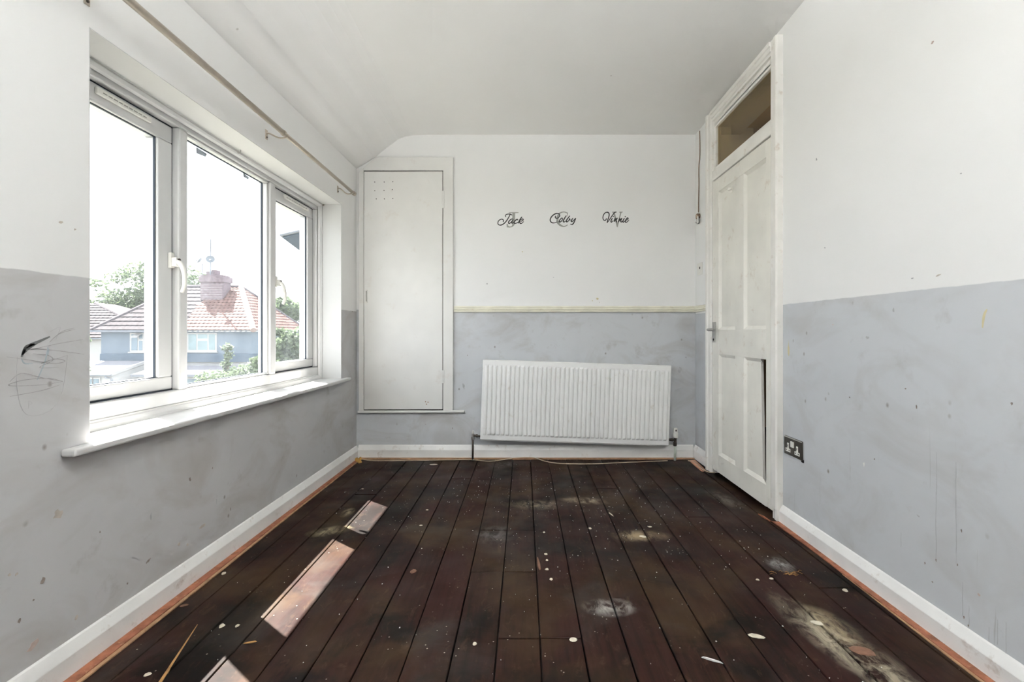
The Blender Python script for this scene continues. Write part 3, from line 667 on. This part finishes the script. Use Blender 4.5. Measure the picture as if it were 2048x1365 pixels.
# ------------------------------------------------------------------ child's scribble on the window wall
sb = empty('wall_scribble', on_x(80, 700, XL), "child's dark crayon and pencil scribble on the grey paint beside the sill", 'drawing')
def lw(p): return on_x(p[0]/3.033, 500+p[1]/3.033, XL+.0003)
def scr(data, wd, name, mat):
    m_ = MB()
    for st in data:
        P = catmull([lw(p) for p in st], 6); n = len(P)
        ribbon(m_, P, [wd*(.35+.65*math.sin(math.pi*min(1,(k+.5)/n))) for k in range(n)], (1,0,0), .0004)
    m_.build(name, mat, sb)
scr([[(130,650),(148,612),(178,582),(235,557),(302,527)],[(133,640),(160,590),(210,572)],[(140,630),(170,597),(225,565)]], .0085, 'crayon_mark', 'crayon')
scr([[(150,612),(250,592),(350,570),(500,545)],[(180,600),(330,610),(510,634)],[(300,560),(360,510),(455,482)],[(320,540),(380,495),(450,475)],
     [(40,650),(200,672),(330,690),(395,675),(330,662),(250,690),(410,640)],[(380,800),(300,780),(150,790),(60,815),(80,826),(250,820),(380,800)],[(380,798),(250,775),(130,750),(60,800)],[(362,820),(250,855),(60,890)],
     [(200,630),(290,640),(320,670),(240,715),(355,712)]], .0017, 'pencil_mark', 'pencil')
scr([[(105,650),(100,780),(120,930),(165,1000),(250,1000),(330,950),(380,850),(410,640)],[(175,915),(172,965)],[(178,918),(195,930),(180,942)],[(340,540),(365,470),(300,500)],[(100,780),(105,860)]], .0009, 'faint_pencil_outline', 'faint')
scr([[(290,590),(272,680),(225,790)],[(130,660),(150,690),(200,690)],[(295,600),(290,640)]], .003, 'blue_mark', 'bluecrayon')

# ------------------------------------------------------------------ socket, switch, hanging wire
so = empty('double_socket', on_x(1589,905,XR), 'dark metal double wall socket with white inserts beside the door', 'socket')
def rb(y0,y1,z0,z1,d0,d1): return box((XR-d1,y0,z0),(XR-d0,y1,z1))
SY0, SY1, SZ0, SZ1 = 2.068, 2.212, .347, .435
pl = rb(SY0,SY1,SZ0,SZ1,0,.007).build('plate', 'socketplate', so, bevel=.003)
sub(rb(SY0+.001,SY1-.001,SZ1-.006,SZ1-.001,.0066,.0078), 'plate_edge', 'chrome', pl)
for yc in (2.104, 2.176):
    ins = MB(); ins.box((XR-.0085,yc-.019,.362),(XR-.006,yc+.019,.378)); ins.box((XR-.0085,yc-.007,.378),(XR-.006,yc+.007,.404))
    ins.build('insert', 'plast', so, bevel=.001)
    for (dy, z0, z1, hw) in ((0,.386,.396,.002),(-.011,.367,.373,.003),(.011,.367,.373,.003)):
        box((XR-.0089,yc+dy-hw,z0),(XR-.0083,yc+dy+hw,z1)).build('pin_slot', 'black', so)
rb(2.128,2.152,.390,.418,.006,.0115).build('rocker', 'plast', so, bevel=.002)
rb(SY0-.004,SY0+.012,SZ0-.008,SZ0+.004,-.001,.003).build('plaster_gap', 'black', so)
ls = empty('light_switch', on_x(1400,550,XR), 'small white light switch plate on the wall by the door casing', 'light switch')
rb(3.232,3.322,1.346,1.432,0,.007).build('plate', 'plast', ls, bevel=.002)
rb(3.262,3.278,1.388,1.404,.006,.009).build('rocker', 'pipe', ls, bevel=.001)
hw = empty('hanging_wire', on_x(1396,450,XR), 'brown wire hanging from the ceiling to a broken fitting beside the door', 'wire')
pts = [(1399.3,262),(1399.8,290),(1399.5,315),(1397.6,335),(1397.8,370),(1397.2,400),(1397,425)]
MB().tube(catmull([on_x(a, b, XR-.004) for a, b in pts], 4), .0032, 6).build('wire', 'wire', hw)
c = on_x(1396.5,433,XR-.010)
MB().tube([c+Vector((.008,0,0)), c-Vector((.012,0,0))], .020, 12).build('back_ring', 'wire', hw)
MB().tube([c-Vector((.011,.004,.002)), c-Vector((.016,.004,.004))], .0125, 10).build('terminal', 'cable', hw)
m_ = MB(); m_.box((XR-.020,c.y-.018,c.z-.052),(XR-.004,c.y+.016,c.z-.018)); m_.box((XR-.024,c.y-.026,c.z-.040),(XR-.015,c.y-.014,c.z-.005)); m_.box((XR-.026,c.y-.004,c.z-.044),(XR-.018,c.y+.02,c.z-.034))
m_.build('broken_connector', 'chrome', hw, bevel=.003)
m_ = MB(); m_.box((XR-.014,c.y+.004,c.z+.012),(XR-.004,c.y+.022,c.z+.026)); m_.build('clip', 'paintpipe', hw, bevel=.002)

# ------------------------------------------------------------------ cables on the floor along the back skirting
def cable(name, pts, r, mat, label):
    P = catmull([on_floor(a, b, .006)+Vector((0,0,dz)) for a, b, dz in pts], 6)
    return tag(MB().tube(P, r, 7).build(name, mat, smooth=True), label, 'cable')
cable('telephone_cable', [(722,918,0),(735,921,0),(760,922,0),(830,921.5,0),(900,920.5,0),(938,920,0),(955,921,0),(978,923,.0),(1000,921,.0),(1030,917.5,.004),(1066,917,.004),(1090,923,0),(1120,927.5,0),(1180,928.5,0),(1240,926,0),(1300,923.5,0),(1335,922,0)], .0032, 'cable', 'thin cream cable trailing on the floorboards below the radiator')
cable('loose_cable', [(1376,922,0),(1388,924,0),(1394,929,0),(1399,935,.004),(1406,941,.004),(1418,945,0),(1430,946,0)], .0036, 'cable', 'short cream cable end curling towards the door casing')
tag(MB().pz([tuple(on_floor(a,b)[:2]) for a,b in ((1379,923),(1390,922),(1402,933),(1412,943),(1404,944),(1392,935))], .0, .006).build('dust_heap', 'pinkcable'), 'pinkish heap of plaster dust and fibres in the corner by the door', 'debris')

fo = MB(); rn = random.Random(4)
for k in range(7):
    c = on_floor(712+rn.uniform(0,10), 922+rn.uniform(-3,6)); rr = rn.uniform(.008,.016)
    fo.tube([(c.x,c.y,.0),(c.x+rn.uniform(-.004,.004),c.y,rr*.7),(c.x,c.y,rr*1.5)], [rr,rr*.9,rr*.3], 7)
M['foam'] = plain('ochre_foam', (.42,.24,.06), .9, .25, 60)
tag(fo.build('foam_scrap', 'foam'), 'ochre lump of old filler foam in the skirting corner under the cupboard', 'debris')
# ------------------------------------------------------------------ flakes and splinters on the floor
def flake(px, py, a, b, rot, mat, name, label, group, h=.003):
    c = on_floor(px, py); n = 9; P = []
    for k in range(n):
        t = 2*math.pi*k/n; r = random.uniform(.75, 1.1); x = math.cos(t)*a*r; y = math.sin(t)*b*r
        P.append((c.x+x*math.cos(rot)-y*math.sin(rot), c.y+x*math.sin(rot)+y*math.cos(rot)))
    m_ = MB().prism([(x,y,.0008) for x,y in P], [(c.x+(x-c.x)*.8, c.y+(y-c.y)*.8, h) for x,y in P])
    return tag(m_.build(name, mat), label, 'debris', group)
CR = 'cream paint flakes on the boards'
for (px,py,a,b,r) in ((447.7,1148,.008,.012,.5),(443.7,1253,.010,.013,.4),(475,1253,.006,.008,0),(295,1351,.011,.007,.6),(949.5,1289,.007,.008,0),(842,1052,.009,.006,0),
    (1088,1066,.007,.009,.2),(1092,1109.5,.008,.009,0),(1094,1122,.006,.007,0),(1094,1140,.008,.009,.5),(1102,1160,.007,.008,0),(1146.8,1280.6,.012,.010,.2),(1285,1074,.020,.010,-.3),
    (1543,1159,.009,.007,0),(1515,1161,.007,.006,0),(867,930,.030,.012,0),(1690,1182,.012,.010,.3),(854,1021,.008,.005,0),(725,979,.008,.006,0),(1180,1058,.008,.010,0),(1300,1055,.011,.007,0)):
    c_ = on_floor(px, py)
    if c_.x < -.6: lab, gr = 'small cream paint flake on the boards between the window wall and the sunlit strip', 'flakes by the sunlit strip'
    elif 1080 < px < 1110: lab, gr = 'small cream paint flake in the row beside the short patched boards', 'row of flakes by the patched boards'
    elif c_.x > .3 and py > 1100: lab, gr = 'small cream paint flake on the boards towards the skirting below the socket', 'flakes towards the socket wall'
    elif py < 1080: lab, gr = 'small cream paint flake on the boards in front of the radiator', 'flakes in front of the radiator'
    else: lab, gr = 'single larger cream paint flake at a board end joint' if px > 1100 else 'round cream paint flake on a full-length board near the short patched boards', None
    flake(px, py, a, b, r, 'chip', 'paint_flake', lab, gr)
flake(1512,1274,.026,.010,-.25,'chip','wood_shaving','long cream oval shaving on the dark boards near the worn pale patch',None,.004)
flake(1634,1247,.020,.012,-.3,'chip','wood_shaving','stubby tan shaving beside the worn pale patch',None)
flake(1724,1303,.035,.022,-.2,'chipb','wood_shaving','reddish brown disc of bark lying on the worn pale patch',None,.002)
flake(826.6,1144,.013,.016,.3,'chipb','wood_shaving','small brown round flake on the boards beside the sunlit strip',None)
flake(369,1212,.014,.008,.4,'chipb','wood_shaving','brown sliver lying beside the strip along the window wall',None)
flake(1077.5,1129,.006,.055,.05,'chipb','splinter','pale brown splinter lying along a board joint mid floor',None,.004)
flake(1422,1322,.032,.003,-.45,'chipw','splinter','thin white plastic stick lying on the dark boards',None,.005)
flake(500,1287,.020,.003,.3,'gold','splinter','straw coloured splinter between two sunlit patches on the floor',None,.004)
flake(1222,1030,.003,.030,.3,'chip','splinter','pale splinter standing out along a floor gap towards the radiator',None,.004)
tuft = MB()
for k in range(16):
    c = on_floor(1535+random.uniform(0,65), 1147+random.uniform(-3,4)); a = random.uniform(-.6,.6); l = random.uniform(.012,.03)
    tuft.tube([c+Vector((0,0,.001)), c+Vector((l*math.cos(a)*.5,l*math.sin(a)*.5,.006)), c+Vector((l*math.cos(a),l*math.sin(a),.001))], .0008, 4)
tag(tuft.build('fibre_tuft', 'gold'), 'wispy orange fibres scattered on the boards by the right skirting', 'debris', kind='stuff')
spk = MB()
for k in range(420):
    u = random.random()
    if u < .45: x = random.gauss(.55,.35); y = random.gauss(2.3,.35)
    elif u < .7: x = random.gauss(-.2,.3); y = random.gauss(2.7,.3)
    else: x = random.uniform(-1.1,1.15); y = random.uniform(1.1,3.3)
    if not (-1.15 < x < 1.18 and 1.0 < y < 3.3): continue
    r = random.choice((.0008,.001,.0013,.0022)); t = random.random()*6
    spk.pz([(x+r*math.cos(t+q)*random.uniform(.7,1.4), y+r*math.sin(t+q)*1.2) for q in (0,1.4,3,4.5)], .0005, .0022)
tag(spk.build('paint_specks', 'chipw'), 'tiny white paint specks and dust sprinkled over the floorboards', 'debris', kind='stuff')

# ================================================================== outside
M['pebble'] = plain('blue_grey_render', (.115,.14,.168), .9, .08, 3, .1, bump=.3)
M['pebble_dark'] = plain('dark_blue_grey_band', (.065,.088,.115), .9, .1, 3, .1)
M['whitewall'] = plain('white_render', (.30,.297,.29), .9, .05, 2, .1)
M['redtile'] = plain('red_clay_tile', (.130,.077,.067), .85, .4, 5, .1, dirt=(.12,.085,.075), dirt_amt=.5)
M['darktile'] = plain('brown_concrete_tile', (.036,.031,.034), .85, .25, 4, .1)
M['ridge'] = plain('ridge_tile', (.085,.075,.08), .85, .2, 4, .1)
M['redridge'] = plain('red_hip_tile', (.20,.15,.135), .85, .2, 4, .1)
M['brick'] = plain('purple_brown_brick', (.145,.115,.125), .9, .3, 6, .1)
M['mort'] = plain('mortar', (.33,.30,.29), .9, .1, 6, .1)
M['housewin'] = plain('house_window_glass', (.10,.14,.17), .15, .2, 2, .5)
M['curtained'] = plain('curtained_glass', (.13,.18,.19), .3, .15, 3, .5)
M['soffit'] = plain('grey_soffit', (.085,.103,.13), .8, .08, 2, .1)
M['gutter'] = plain('grey_gutter', (.12,.13,.15), .5, .1, 6)
M['felt'] = plain('pale_felt_roof', (.15,.148,.162), .9, .06, 2, .1)
M['lawn'] = plain('garden_ground', (.12,.12,.10), 1.0, .3, 1.2, .05)
M['dish'] = plain('grey_dish', (.10,.115,.13), .5, .1, 8)
def leaf_mat(name, c, tr):
    t = NT(name); inf = t.n('ShaderNodeObjectInfo')
    n = t.noise(2.5, 3); col = t.mix(t.ramp(n, .3, .7), tuple(x*.6 for x in c), tuple(min(1,x*1.35) for x in c))
    df = t.n('ShaderNodeBsdfTranslucent'); t.l(col, df.inputs[0]); t.done(col, .55, .35)
    mx = t.n('ShaderNodeMixShader'); mx.inputs[0].default_value = tr
    t.l(t.b.outputs[0], mx.inputs[1]); t.l(df.outputs[0], mx.inputs[2]); t.l(mx.outputs[0], t.out.inputs[0]); return t.m
M['leaf'] = leaf_mat('tree_leaves', (.088,.118,.066), .4)
M['leaf2'] = leaf_mat('shrub_leaves', (.098,.128,.076), .35)
M['bark'] = plain('bark', (.12,.09,.07), .9, .3, 6, .1)
GZ = -3.4
tag(box((-120,-30,GZ-.2),(-1.52,140,GZ)).build('ground', 'lawn'), kind='structure')

# eaves of this house over the window
ev = tag(box((-1.885,-3,2.185),(-1.40,4.4,2.30)).build('roof_eave', 'soffit'), kind='structure')
sub(box((-1.905,-3,2.15),(-1.885,4.4,2.32)), 'fascia', 'whitewall', ev)
# outer wall of this house below and beyond, with the canted bay next door
box((-1.90,3.6,GZ),(-1.53,3.61,GZ+.01))
by = empty('neighbouring_bay', (-2.2, 7.0, GZ), 'grey overhanging roof corner of the neighbouring canted bay outside the window', 'roof')
C0 = Vector((-3.02,5.70)); P1 = (-1.75,4.80); P2 = (-3.92,9.2); P3 = (-1.75,9.2)
MB().pz([P1, tuple(C0), P2, P3], 2.115, 2.165).build('soffit', 'soffit', by)
MB().pz([(-1.70,5.30),(-2.50,5.90),(-3.2,9.2),(-1.70,9.2)], GZ, 2.13).build('bay_wall', 'pebble', by)
MB().tube([(P1[0],P1[1],2.15),(C0.x-.01,C0.y-.02,2.15),(P2[0],P2[1],2.15)], .022, 8).build('gutter', 'gutter', by)

def tiles(mb_, p00, p10, p01, p11, rows, tw, lift=.05, wave=.03, keep=None):
    """tile courses on the quad p00-p10 (eave) to p01-p11 (top)"""
    p00, p10, p01, p11 = map(Vector, (p00, p10, p01, p11))
    nrm = (p10-p00).cross(p01-p00).normalized()
    if nrm.z < 0: nrm = -nrm
    ex = (p10-p00).normalized()
    for r in range(rows):
        t0, t1 = r/rows, (r+1.12)/rows if r < rows-1 else 1.0
        a0, b0 = p00.lerp(p01, t0), p10.lerp(p11, t0); a1 = p00.lerp(p01, min(t1,1)); 
        up = (p01-p00); up = (up-ex*up.dot(ex)); upv = up*(t1-t0)
        x0 = a0.dot(ex); x1 = b0.dot(ex); n = int((x1-x0)/tw)
        for k in range(n+1):
            s0 = k*tw; s1 = min(s0+tw*.96, x1-x0)
            if s1-s0 < .05: continue
            if keep and not keep(a0+ex*(s0+s1)/2): continue
            pr = [(0,.0),(.25,.9),(.5,1.0),(.75,.25),(1,.0)]
            lo = [a0+ex*(s0+(s1-s0)*u)+nrm*(lift+wave*h_) for u, h_ in pr]
            hi = [q+upv-nrm*lift*.8 for q in lo]
            base = [a0+ex*(s0+(s1-s0)*u) for u, h_ in pr]
            for i in range(4):
                mb_.quad(lo[i], lo[i+1], hi[i+1], hi[i]); mb_.quad(base[i], base[i+1], lo[i+1], lo[i])

# ---- pair of semi-detached houses across the gardens
hs = empty('semi_detached_house', (-21.7, 31.5, GZ), 'blue-grey rendered semi-detached houses with hipped red and brown tiled roofs and brick chimney', 'house')
xa, xb, ya, yb, ze, zr = -26.7, -16.65, 28.0, 35.0, 1.06, 4.08
rx0, rx1, ry = -23.6, -19.6, 31.5
ov = .35
box((xa+ov,ya+ov,-.40),(xb-ov,yb-ov,ze+.05)).build('upper_wall', 'pebble', hs)
box((xa+ov+.03,ya+ov-.12,-.92),(xb-ov,yb-ov,-.40)).build('band', 'pebble_dark', hs)
box((xa+ov+.05,ya+ov+.05,GZ),(xb-ov-.05,yb-ov,-.92)).build('lower_wall', 'whitewall', hs)
box((xa+.05,ya+.05,ze-.10),(xb-.05,yb-.05,ze-.02)).build('soffit', 'whitewall', hs)
rf = MB()
E_ = [(xa,ya,ze),(xb,ya,ze),(xb,yb,ze),(xa,yb,ze)]; R0=(rx0,ry,zr); R1=(rx1,ry,zr)
rf.quad(E_[0],E_[1],R1,R0); rf.quad(E_[1],E_[2],R1); rf.quad(E_[2],E_[3],R0,R1); rf.quad(E_[3],E_[0],R0)
rfo = rf.build('roof', 'darktile', hs)
pa, pb = at(376,624,28.9), at(414,590,30.9)           # slanting line between the two roofs
def red(c):
    xl = pa.x+(c.y-pa.y)/(pb.y-pa.y)*(pb.x-pa.x); return c.x > min(xl, -20.6)
mt = MB(); tiles(mt, E_[0], E_[1], R0, R1, 15, .27, keep=red); sub(mt, 'red_tiles', 'redtile', rfo, kind='stuff')
mt = MB(); tiles(mt, E_[0], E_[1], R0, R1, 11, .33, .06, .015, keep=lambda c: not red(c)); sub(mt, 'brown_tiles', 'darktile', rfo, kind='stuff')
mt = MB(); tiles(mt, E_[1], E_[2], R1, R1, 15, .27); sub(mt, 'side_tiles', 'redtile', rfo, kind='stuff')
sub(MB().tube([R0,R1], .13, 8), 'ridge', 'ridge', rfo); sub(MB().tube([E_[1],R1], .17, 8), 'hip', 'redridge', rfo); sub(MB().tube([E_[0],R0], .13, 8), 'hip', 'ridge', rfo); sub(MB().tube([E_[2],R1], .13, 8), 'hip', 'ridge', rfo)
box((xa,ya-.1,ze-.12),(-21.0,ya+.02,ze-.01)).build('gutter', 'gutter', hs)
for k in range(13):
    x = -20.8+k*.33; box((x,ya+.02,ze-.10),(x+.09,ya+.34,ze-.01)).build('rafter_end', 'gutter', hs)
def hwin(x0, x1, z0, z1, y, mulls, glass, transom=None, name='window'):
    fr = MB().box((x0-.06,y-.02,z0-.06),(x1+.06,y+.03,z1+.06)); f_ = fr.build(name, 'whitewall', hs)
    xs_ = [x0]+mulls+[x1]
    for a, b in zip(xs_[:-1], xs_[1:]):
        for zz0, zz1 in (((z0, transom-.04), (transom+.04, z1)) if transom and a > x0 and b < x1 else ((z0, z1),)):
            sub(box((a+.05,y-.035,zz0+.03),(b-.05,y-.018,zz1-.03)), 'pane', glass, f_)
    sub(box((x0-.12,y-.10,z0-.14),(x1+.12,y,z0-.06)), 'window_sill', 'whitewall', f_)
    return f_
yw = ya+ov
def fx(px): return (px-CX)*yw/F
def fz(py): return H+(CY-py)*yw/F
f_ = hwin(fx(376), fx(432), fz(701), fz(668), yw, [fx(394.5), fx(416.5)], 'curtained', fz(680))
f_ = hwin(fx(262), fx(303), fz(702), fz(668), yw, [fx(277), fx(287)], 'housewin', fz(680))
sub(MB().prism([(fx(270),yw-.35,fz(674)),(fx(284),yw-.35,fz(674)),(fx(284),yw-.03,fz(667)),(fx(274),yw-.03,fz(667))],[(fx(270),yw-.35,fz(675.5)),(fx(284),yw-.35,fz(675.5)),(fx(284),yw-.03,fz(668.5)),(fx(274),yw-.03,fz(668.5))]), 'open_vent_light', 'whitewall', f_)
# chimney
ch = MB().box((-21.55,30.3,2.6),(-20.10,31.2,4.55)); ch.box((-21.62,30.22,4.28),(-20.03,31.28,4.66)); ch.box((-21.55,30.3,4.66),(-20.15,31.2,4.76))
cho = ch.build('chimney', 'brick', hs)
sub(box((-21.30,30.5,4.76),(-20.95,31,5.02)), 'chimney_pot', 'brick', cho); sub(box((-20.95,30.5,4.76),(-20.68,31,5.12)), 'chimney_pot', 'brick', cho)
mo = MB()
for k in range(9): mo.box((-21.553,30.296,2.8+k*.16),(-20.097,30.3,2.815+k*.16))
sub(mo, 'mortar_courses', 'mort', cho)
sub(MB().tube([(-20.95,30.4,4.7),(-20.93,30.4,7.15)], .035, 6), 'aerial_mast', 'gutter', cho)
def dish(c, nrm, r):
    nrm = Vector(nrm).normalized(); u = nrm.orthogonal().normalized(); v_ = nrm.cross(u); m_ = MB(); rings = 4; sg = 16; c = Vector(c)
    for i in range(rings+1):
        q = r*max(i,.02)/rings
        for j in range(sg): a = 2*math.pi*j/sg; m_.v.append(tuple(c+(u*math.cos(a)+v_*math.sin(a))*q+nrm*(q*q/r*.35)))
    for i in range(rings):
        for j in range(sg): m_.f.append((i*sg+j, i*sg+(j+1)%sg, (i+1)*sg+(j+1)%sg, (i+1)*sg+j))
    m_.tube([c, c+nrm*r*1.1-Vector((0,0,r*.6))], .015, 5); m_.tube([c+nrm*r*1.1-Vector((0,0,r*.6)), c+nrm*r*1.25-Vector((0,0,r*.5))], .05, 6)
    return m_
sub(dish((-20.88,30.3,5.78), (.5,-.9,.25), .26), 'satellite_dish', 'dish', cho)
sub(MB().tube([(-21.75,30.8,3.4),(-21.78,30.8,5.6)], .03, 6), 'dish_pole', 'gutter', cho)
sub(dish((-21.85,30.75,5.75), (-.75,-.35,.6), .24), 'satellite_dish', 'dish', cho)
# lean-to extensions on the garden side
le = empty('white_extension', (-25.2, 26.8, GZ), 'white lean-to extension with pale felt roof below the blue-grey house wall', 'extension')
LX0, LX1, LY = -28.6, -23.1, 25.5
MB().px([(LY+.12,GZ),(27.95,GZ),(27.95,-1.0),(LY+.12,-1.5)], LX0, LX1-.06).build('walls', 'whitewall', le)
MB().px([(LY,-1.47),(27.97,-.90),(27.97,-.82),(LY,-1.39)], LX0-.1, LX1-.12).build('roof', 'felt', le)
MB().px([(LY-.02,-1.52),(27.97,-.94),(27.97,-.78),(LY-.02,-1.36)], LX1-.12, LX1).build('bargeboard', 'whitewall', le)
MB().tube([(LX0,LY-.06,-1.47),(LX1,LY-.06,-1.47)], .06, 8).build('gutter', 'gutter', le)
MB().tube([(LX1-.35,LY-.06,-1.5),(LX1-.30,LY-.02,-1.62),(LX1-.05,LY+.04,-1.68),(LX1-.05,LY+.04,GZ)], .05, 8).build('downpipe', 'gutter', le)
for a, b in ((170,185.5),(189,199.5)):
    x0 = (a-CX)*25.6/F; x1 = (b-CX)*25.6/F; wn = box((x0-.07,LY+.05,-2.75),(x1+.07,LY+.13,-1.62)).build('window', 'whitewall', le)
    sub(box((x0,LY+.03,-2.7),(x1,LY+.06,-1.70)), 'pane', 'housewin', wn)
re_ = empty('low_extension', (-19.6, 27.2, GZ), 'low pale extension with a flat roof between the white gable wall and the shrubs', 'extension')
box((-22.3,26.3,GZ),(-17.2,27.95,-1.62)).build('walls', 'whitewall', re_)
MB().px([(26.1,-1.58),(27.97,-1.2),(27.97,-1.12),(26.1,-1.48)], -22.5, -17.0).build('roof', 'felt', re_)
box((-22.5,26.02,-1.62),(-17,26.12,-1.47)).build('gutter', 'gutter', re_)
for x0, x1 in ((-22.0,-20.6),(-20.3,-18.9)):
    wn = box((x0-.07,26.24,-2.8),(x1+.07,26.32,-1.72)).build('window', 'whitewall', re_); sub(box((x0,26.2,-2.75),(x1,26.25,-1.78)), 'pane', 'housewin', wn)
# ---- white house beyond, hipped brown roof
h2 = empty('white_house', (-38.5, 41, GZ), 'white rendered house with brown hipped roof behind the semi-detached pair', 'house')
box((-47.3,37.35,GZ),(-29.7,46,.55)).build('walls', 'whitewall', h2)
A2, B2, C2 = (-47.5,37,.47), (-29.2,37,.47), (-38.6,41,3.55); D2 = (-38.6,43,3.55)
r2 = MB(); r2.quad(A2,B2,C2); r2.quad(B2,(-29.2,46,.47),D2,C2); r2.quad(A2,(-47.5,46,.47),D2,C2); r2.quad((-29.2,46,.47),(-47.5,46,.47),D2)
ro = r2.build('roof', 'darktile', h2)
mt = MB(); tiles(mt, A2, B2, C2, C2, 13, .4, .08, .02); sub(mt, 'roof_tiles', 'darktile', ro, kind='stuff')
sub(MB().tube([B2,C2], .15, 8), 'hip', 'ridge', ro)
box((-47.5,36.95,.36),(-29.2,37.05,.46)).build('gutter', 'gutter', h2)
# ---- trees and shrubs: a crown of separate leaves on branches
def leaves(blobs, size, seed):
    rn = random.Random(seed); m_ = MB()
    for (c, r, n) in blobs:
        for _ in range(n):
            d = Vector((rn.gauss(0,1), rn.gauss(0,1), rn.gauss(0,1))).normalized()*rn.random()**.45
            p = Vector(c)+Vector((d.x*r[0], d.y*r[1], d.z*r[2])); s_ = size*rn.uniform(.6,1.4)
            a = Vector((rn.uniform(-1,1), rn.uniform(-1,1), rn.uniform(-.7,.7))).normalized(); b = a.orthogonal().normalized()
            b = (Matrix.Rotation(rn.uniform(0,6.28), 3, a) @ b)*s_*.36; a = a*s_*.6; up = a.cross(b).normalized()*s_*.12
            m_.quad(p-a, p+b+up, p+a, p-b+up)
    return m_
def tree(name, label, base, blobs, size, seed, mat='leaf', trunk=.25, group=None, cat='tree'):
    e = empty(name, base, label, cat, group)
    leaves(blobs, size, seed).build('foliage', mat, e, kind='stuff')
    m_ = MB(); cs = [Vector(b[0]) for b in blobs]; top = sum(cs, Vector())/len(cs); b0 = Vector(base)
    fork = b0.lerp(top, .5); m_.tube([b0, b0.lerp(fork,.5)+Vector((.1,0,0)), fork], [trunk, trunk*.8, trunk*.6], 7)
    for c in cs: m_.tube([fork, fork.lerp(c,.5)+Vector((0,0,.15*trunk)), c], [trunk*.5, trunk*.3, trunk*.08], 5)
    m_.build('trunk', 'bark', e); return e
def P(px, py, Y): return tuple(at(px, py, Y))
Y = 56; s = Y/F
tree('tall_tree', 'tall leafy tree rising behind the brown roofs', (-47, Y, GZ), [(P(280,550,Y),(30*s,2.5,26*s),420),(P(240,555,Y),(24*s,2,14*s),160),(P(255,600,Y),(45*s,3,24*s),900),(P(215,620,Y),(55*s,3,22*s),1200),
     (P(300,600,Y),(40*s,3,40*s),1100),(P(190,570,Y),(22*s,2,14*s),130),(P(330,575,Y),(40*s,3,45*s),900),(P(270,640,Y),(70*s,3,26*s),1300),(P(385,555,Y),(22*s,2,22*s),240),(P(395,580,Y),(18*s,2,16*s),160),(P(310,535,Y),(25*s,2,16*s),220)], .36, 3)
Y = 60; s = Y/F
tree('distant_tree', 'rounded distant tree beyond the red roof, left of its neighbour', (-30.6, Y, GZ), [(P(572,618,Y),(18*s,3,20*s),700),(P(560,630,Y),(20*s,3,16*s),500),(P(566,602,Y),(9*s,2,8*s),120)], .55, 5, group='distant trees')
tree('distant_tree', 'paler distant tree beyond the red roof, furthest along the skyline', (-33, Y+8, GZ), [(P(600,628,Y+8),(17*s,3,18*s),600),(P(612,618,Y+8),(16*s,3,20*s),500)], .55, 6, 'leaf2', group='distant trees')
Y = 14; s = Y/F
tree('garden_shrub', 'tall slender sprig of pale green shrub in front of the blue-grey wall', (-9.1, Y, GZ), [(P(455,695,Y),(11*s,.15,9*s),70),(P(457,712,Y),(9*s,.15,10*s),70),(P(452,730,Y),(10*s,.15,14*s),90),(P(458,755,Y),(18*s,.2,18*s),160)], .10, 8, 'leaf2', .04, cat='shrub')
tree('garden_shrub', 'broad low pale green shrub beside the tall sprig', (-7.3, Y-1.6, GZ), [(P(492,745,Y-1.6),(28*s,.4,16*s),330),(P(520,728,Y-1.6),(18*s,.3,18*s),200),(P(425,758,Y-1.6),(30*s,.4,16*s),230),(P(470,765,Y-1.6),(40*s,.4,16*s),330)], .10, 9, 'leaf2', .05, cat='shrub')
Y = 11; s = Y/F
tree('garden_bush', 'dense green bush close outside below the red roof end', (-5.6, Y, GZ), [(P(575,685,Y),(26*s,.4,26*s),420),(P(570,715,Y),(28*s,.4,26*s),420),(P(600,680,Y),(22*s,.4,26*s),320),(P(600,730,Y),(30*s,.4,22*s),380),(P(560,665,Y),(10*s,.2,9*s),70)], .10, 10, 'leaf2', .06, cat='shrub')
Y = 20; s = Y/F
tree('garden_shrub', 'few leafy twigs in front of the white lean-to extension', (-19.0, Y, GZ), [(P(174,680,Y),(8*s,.15,8*s),30),(P(172,740,Y),(10*s,.15,10*s),30)], .12, 12, 'leaf2', .03, cat='shrub')
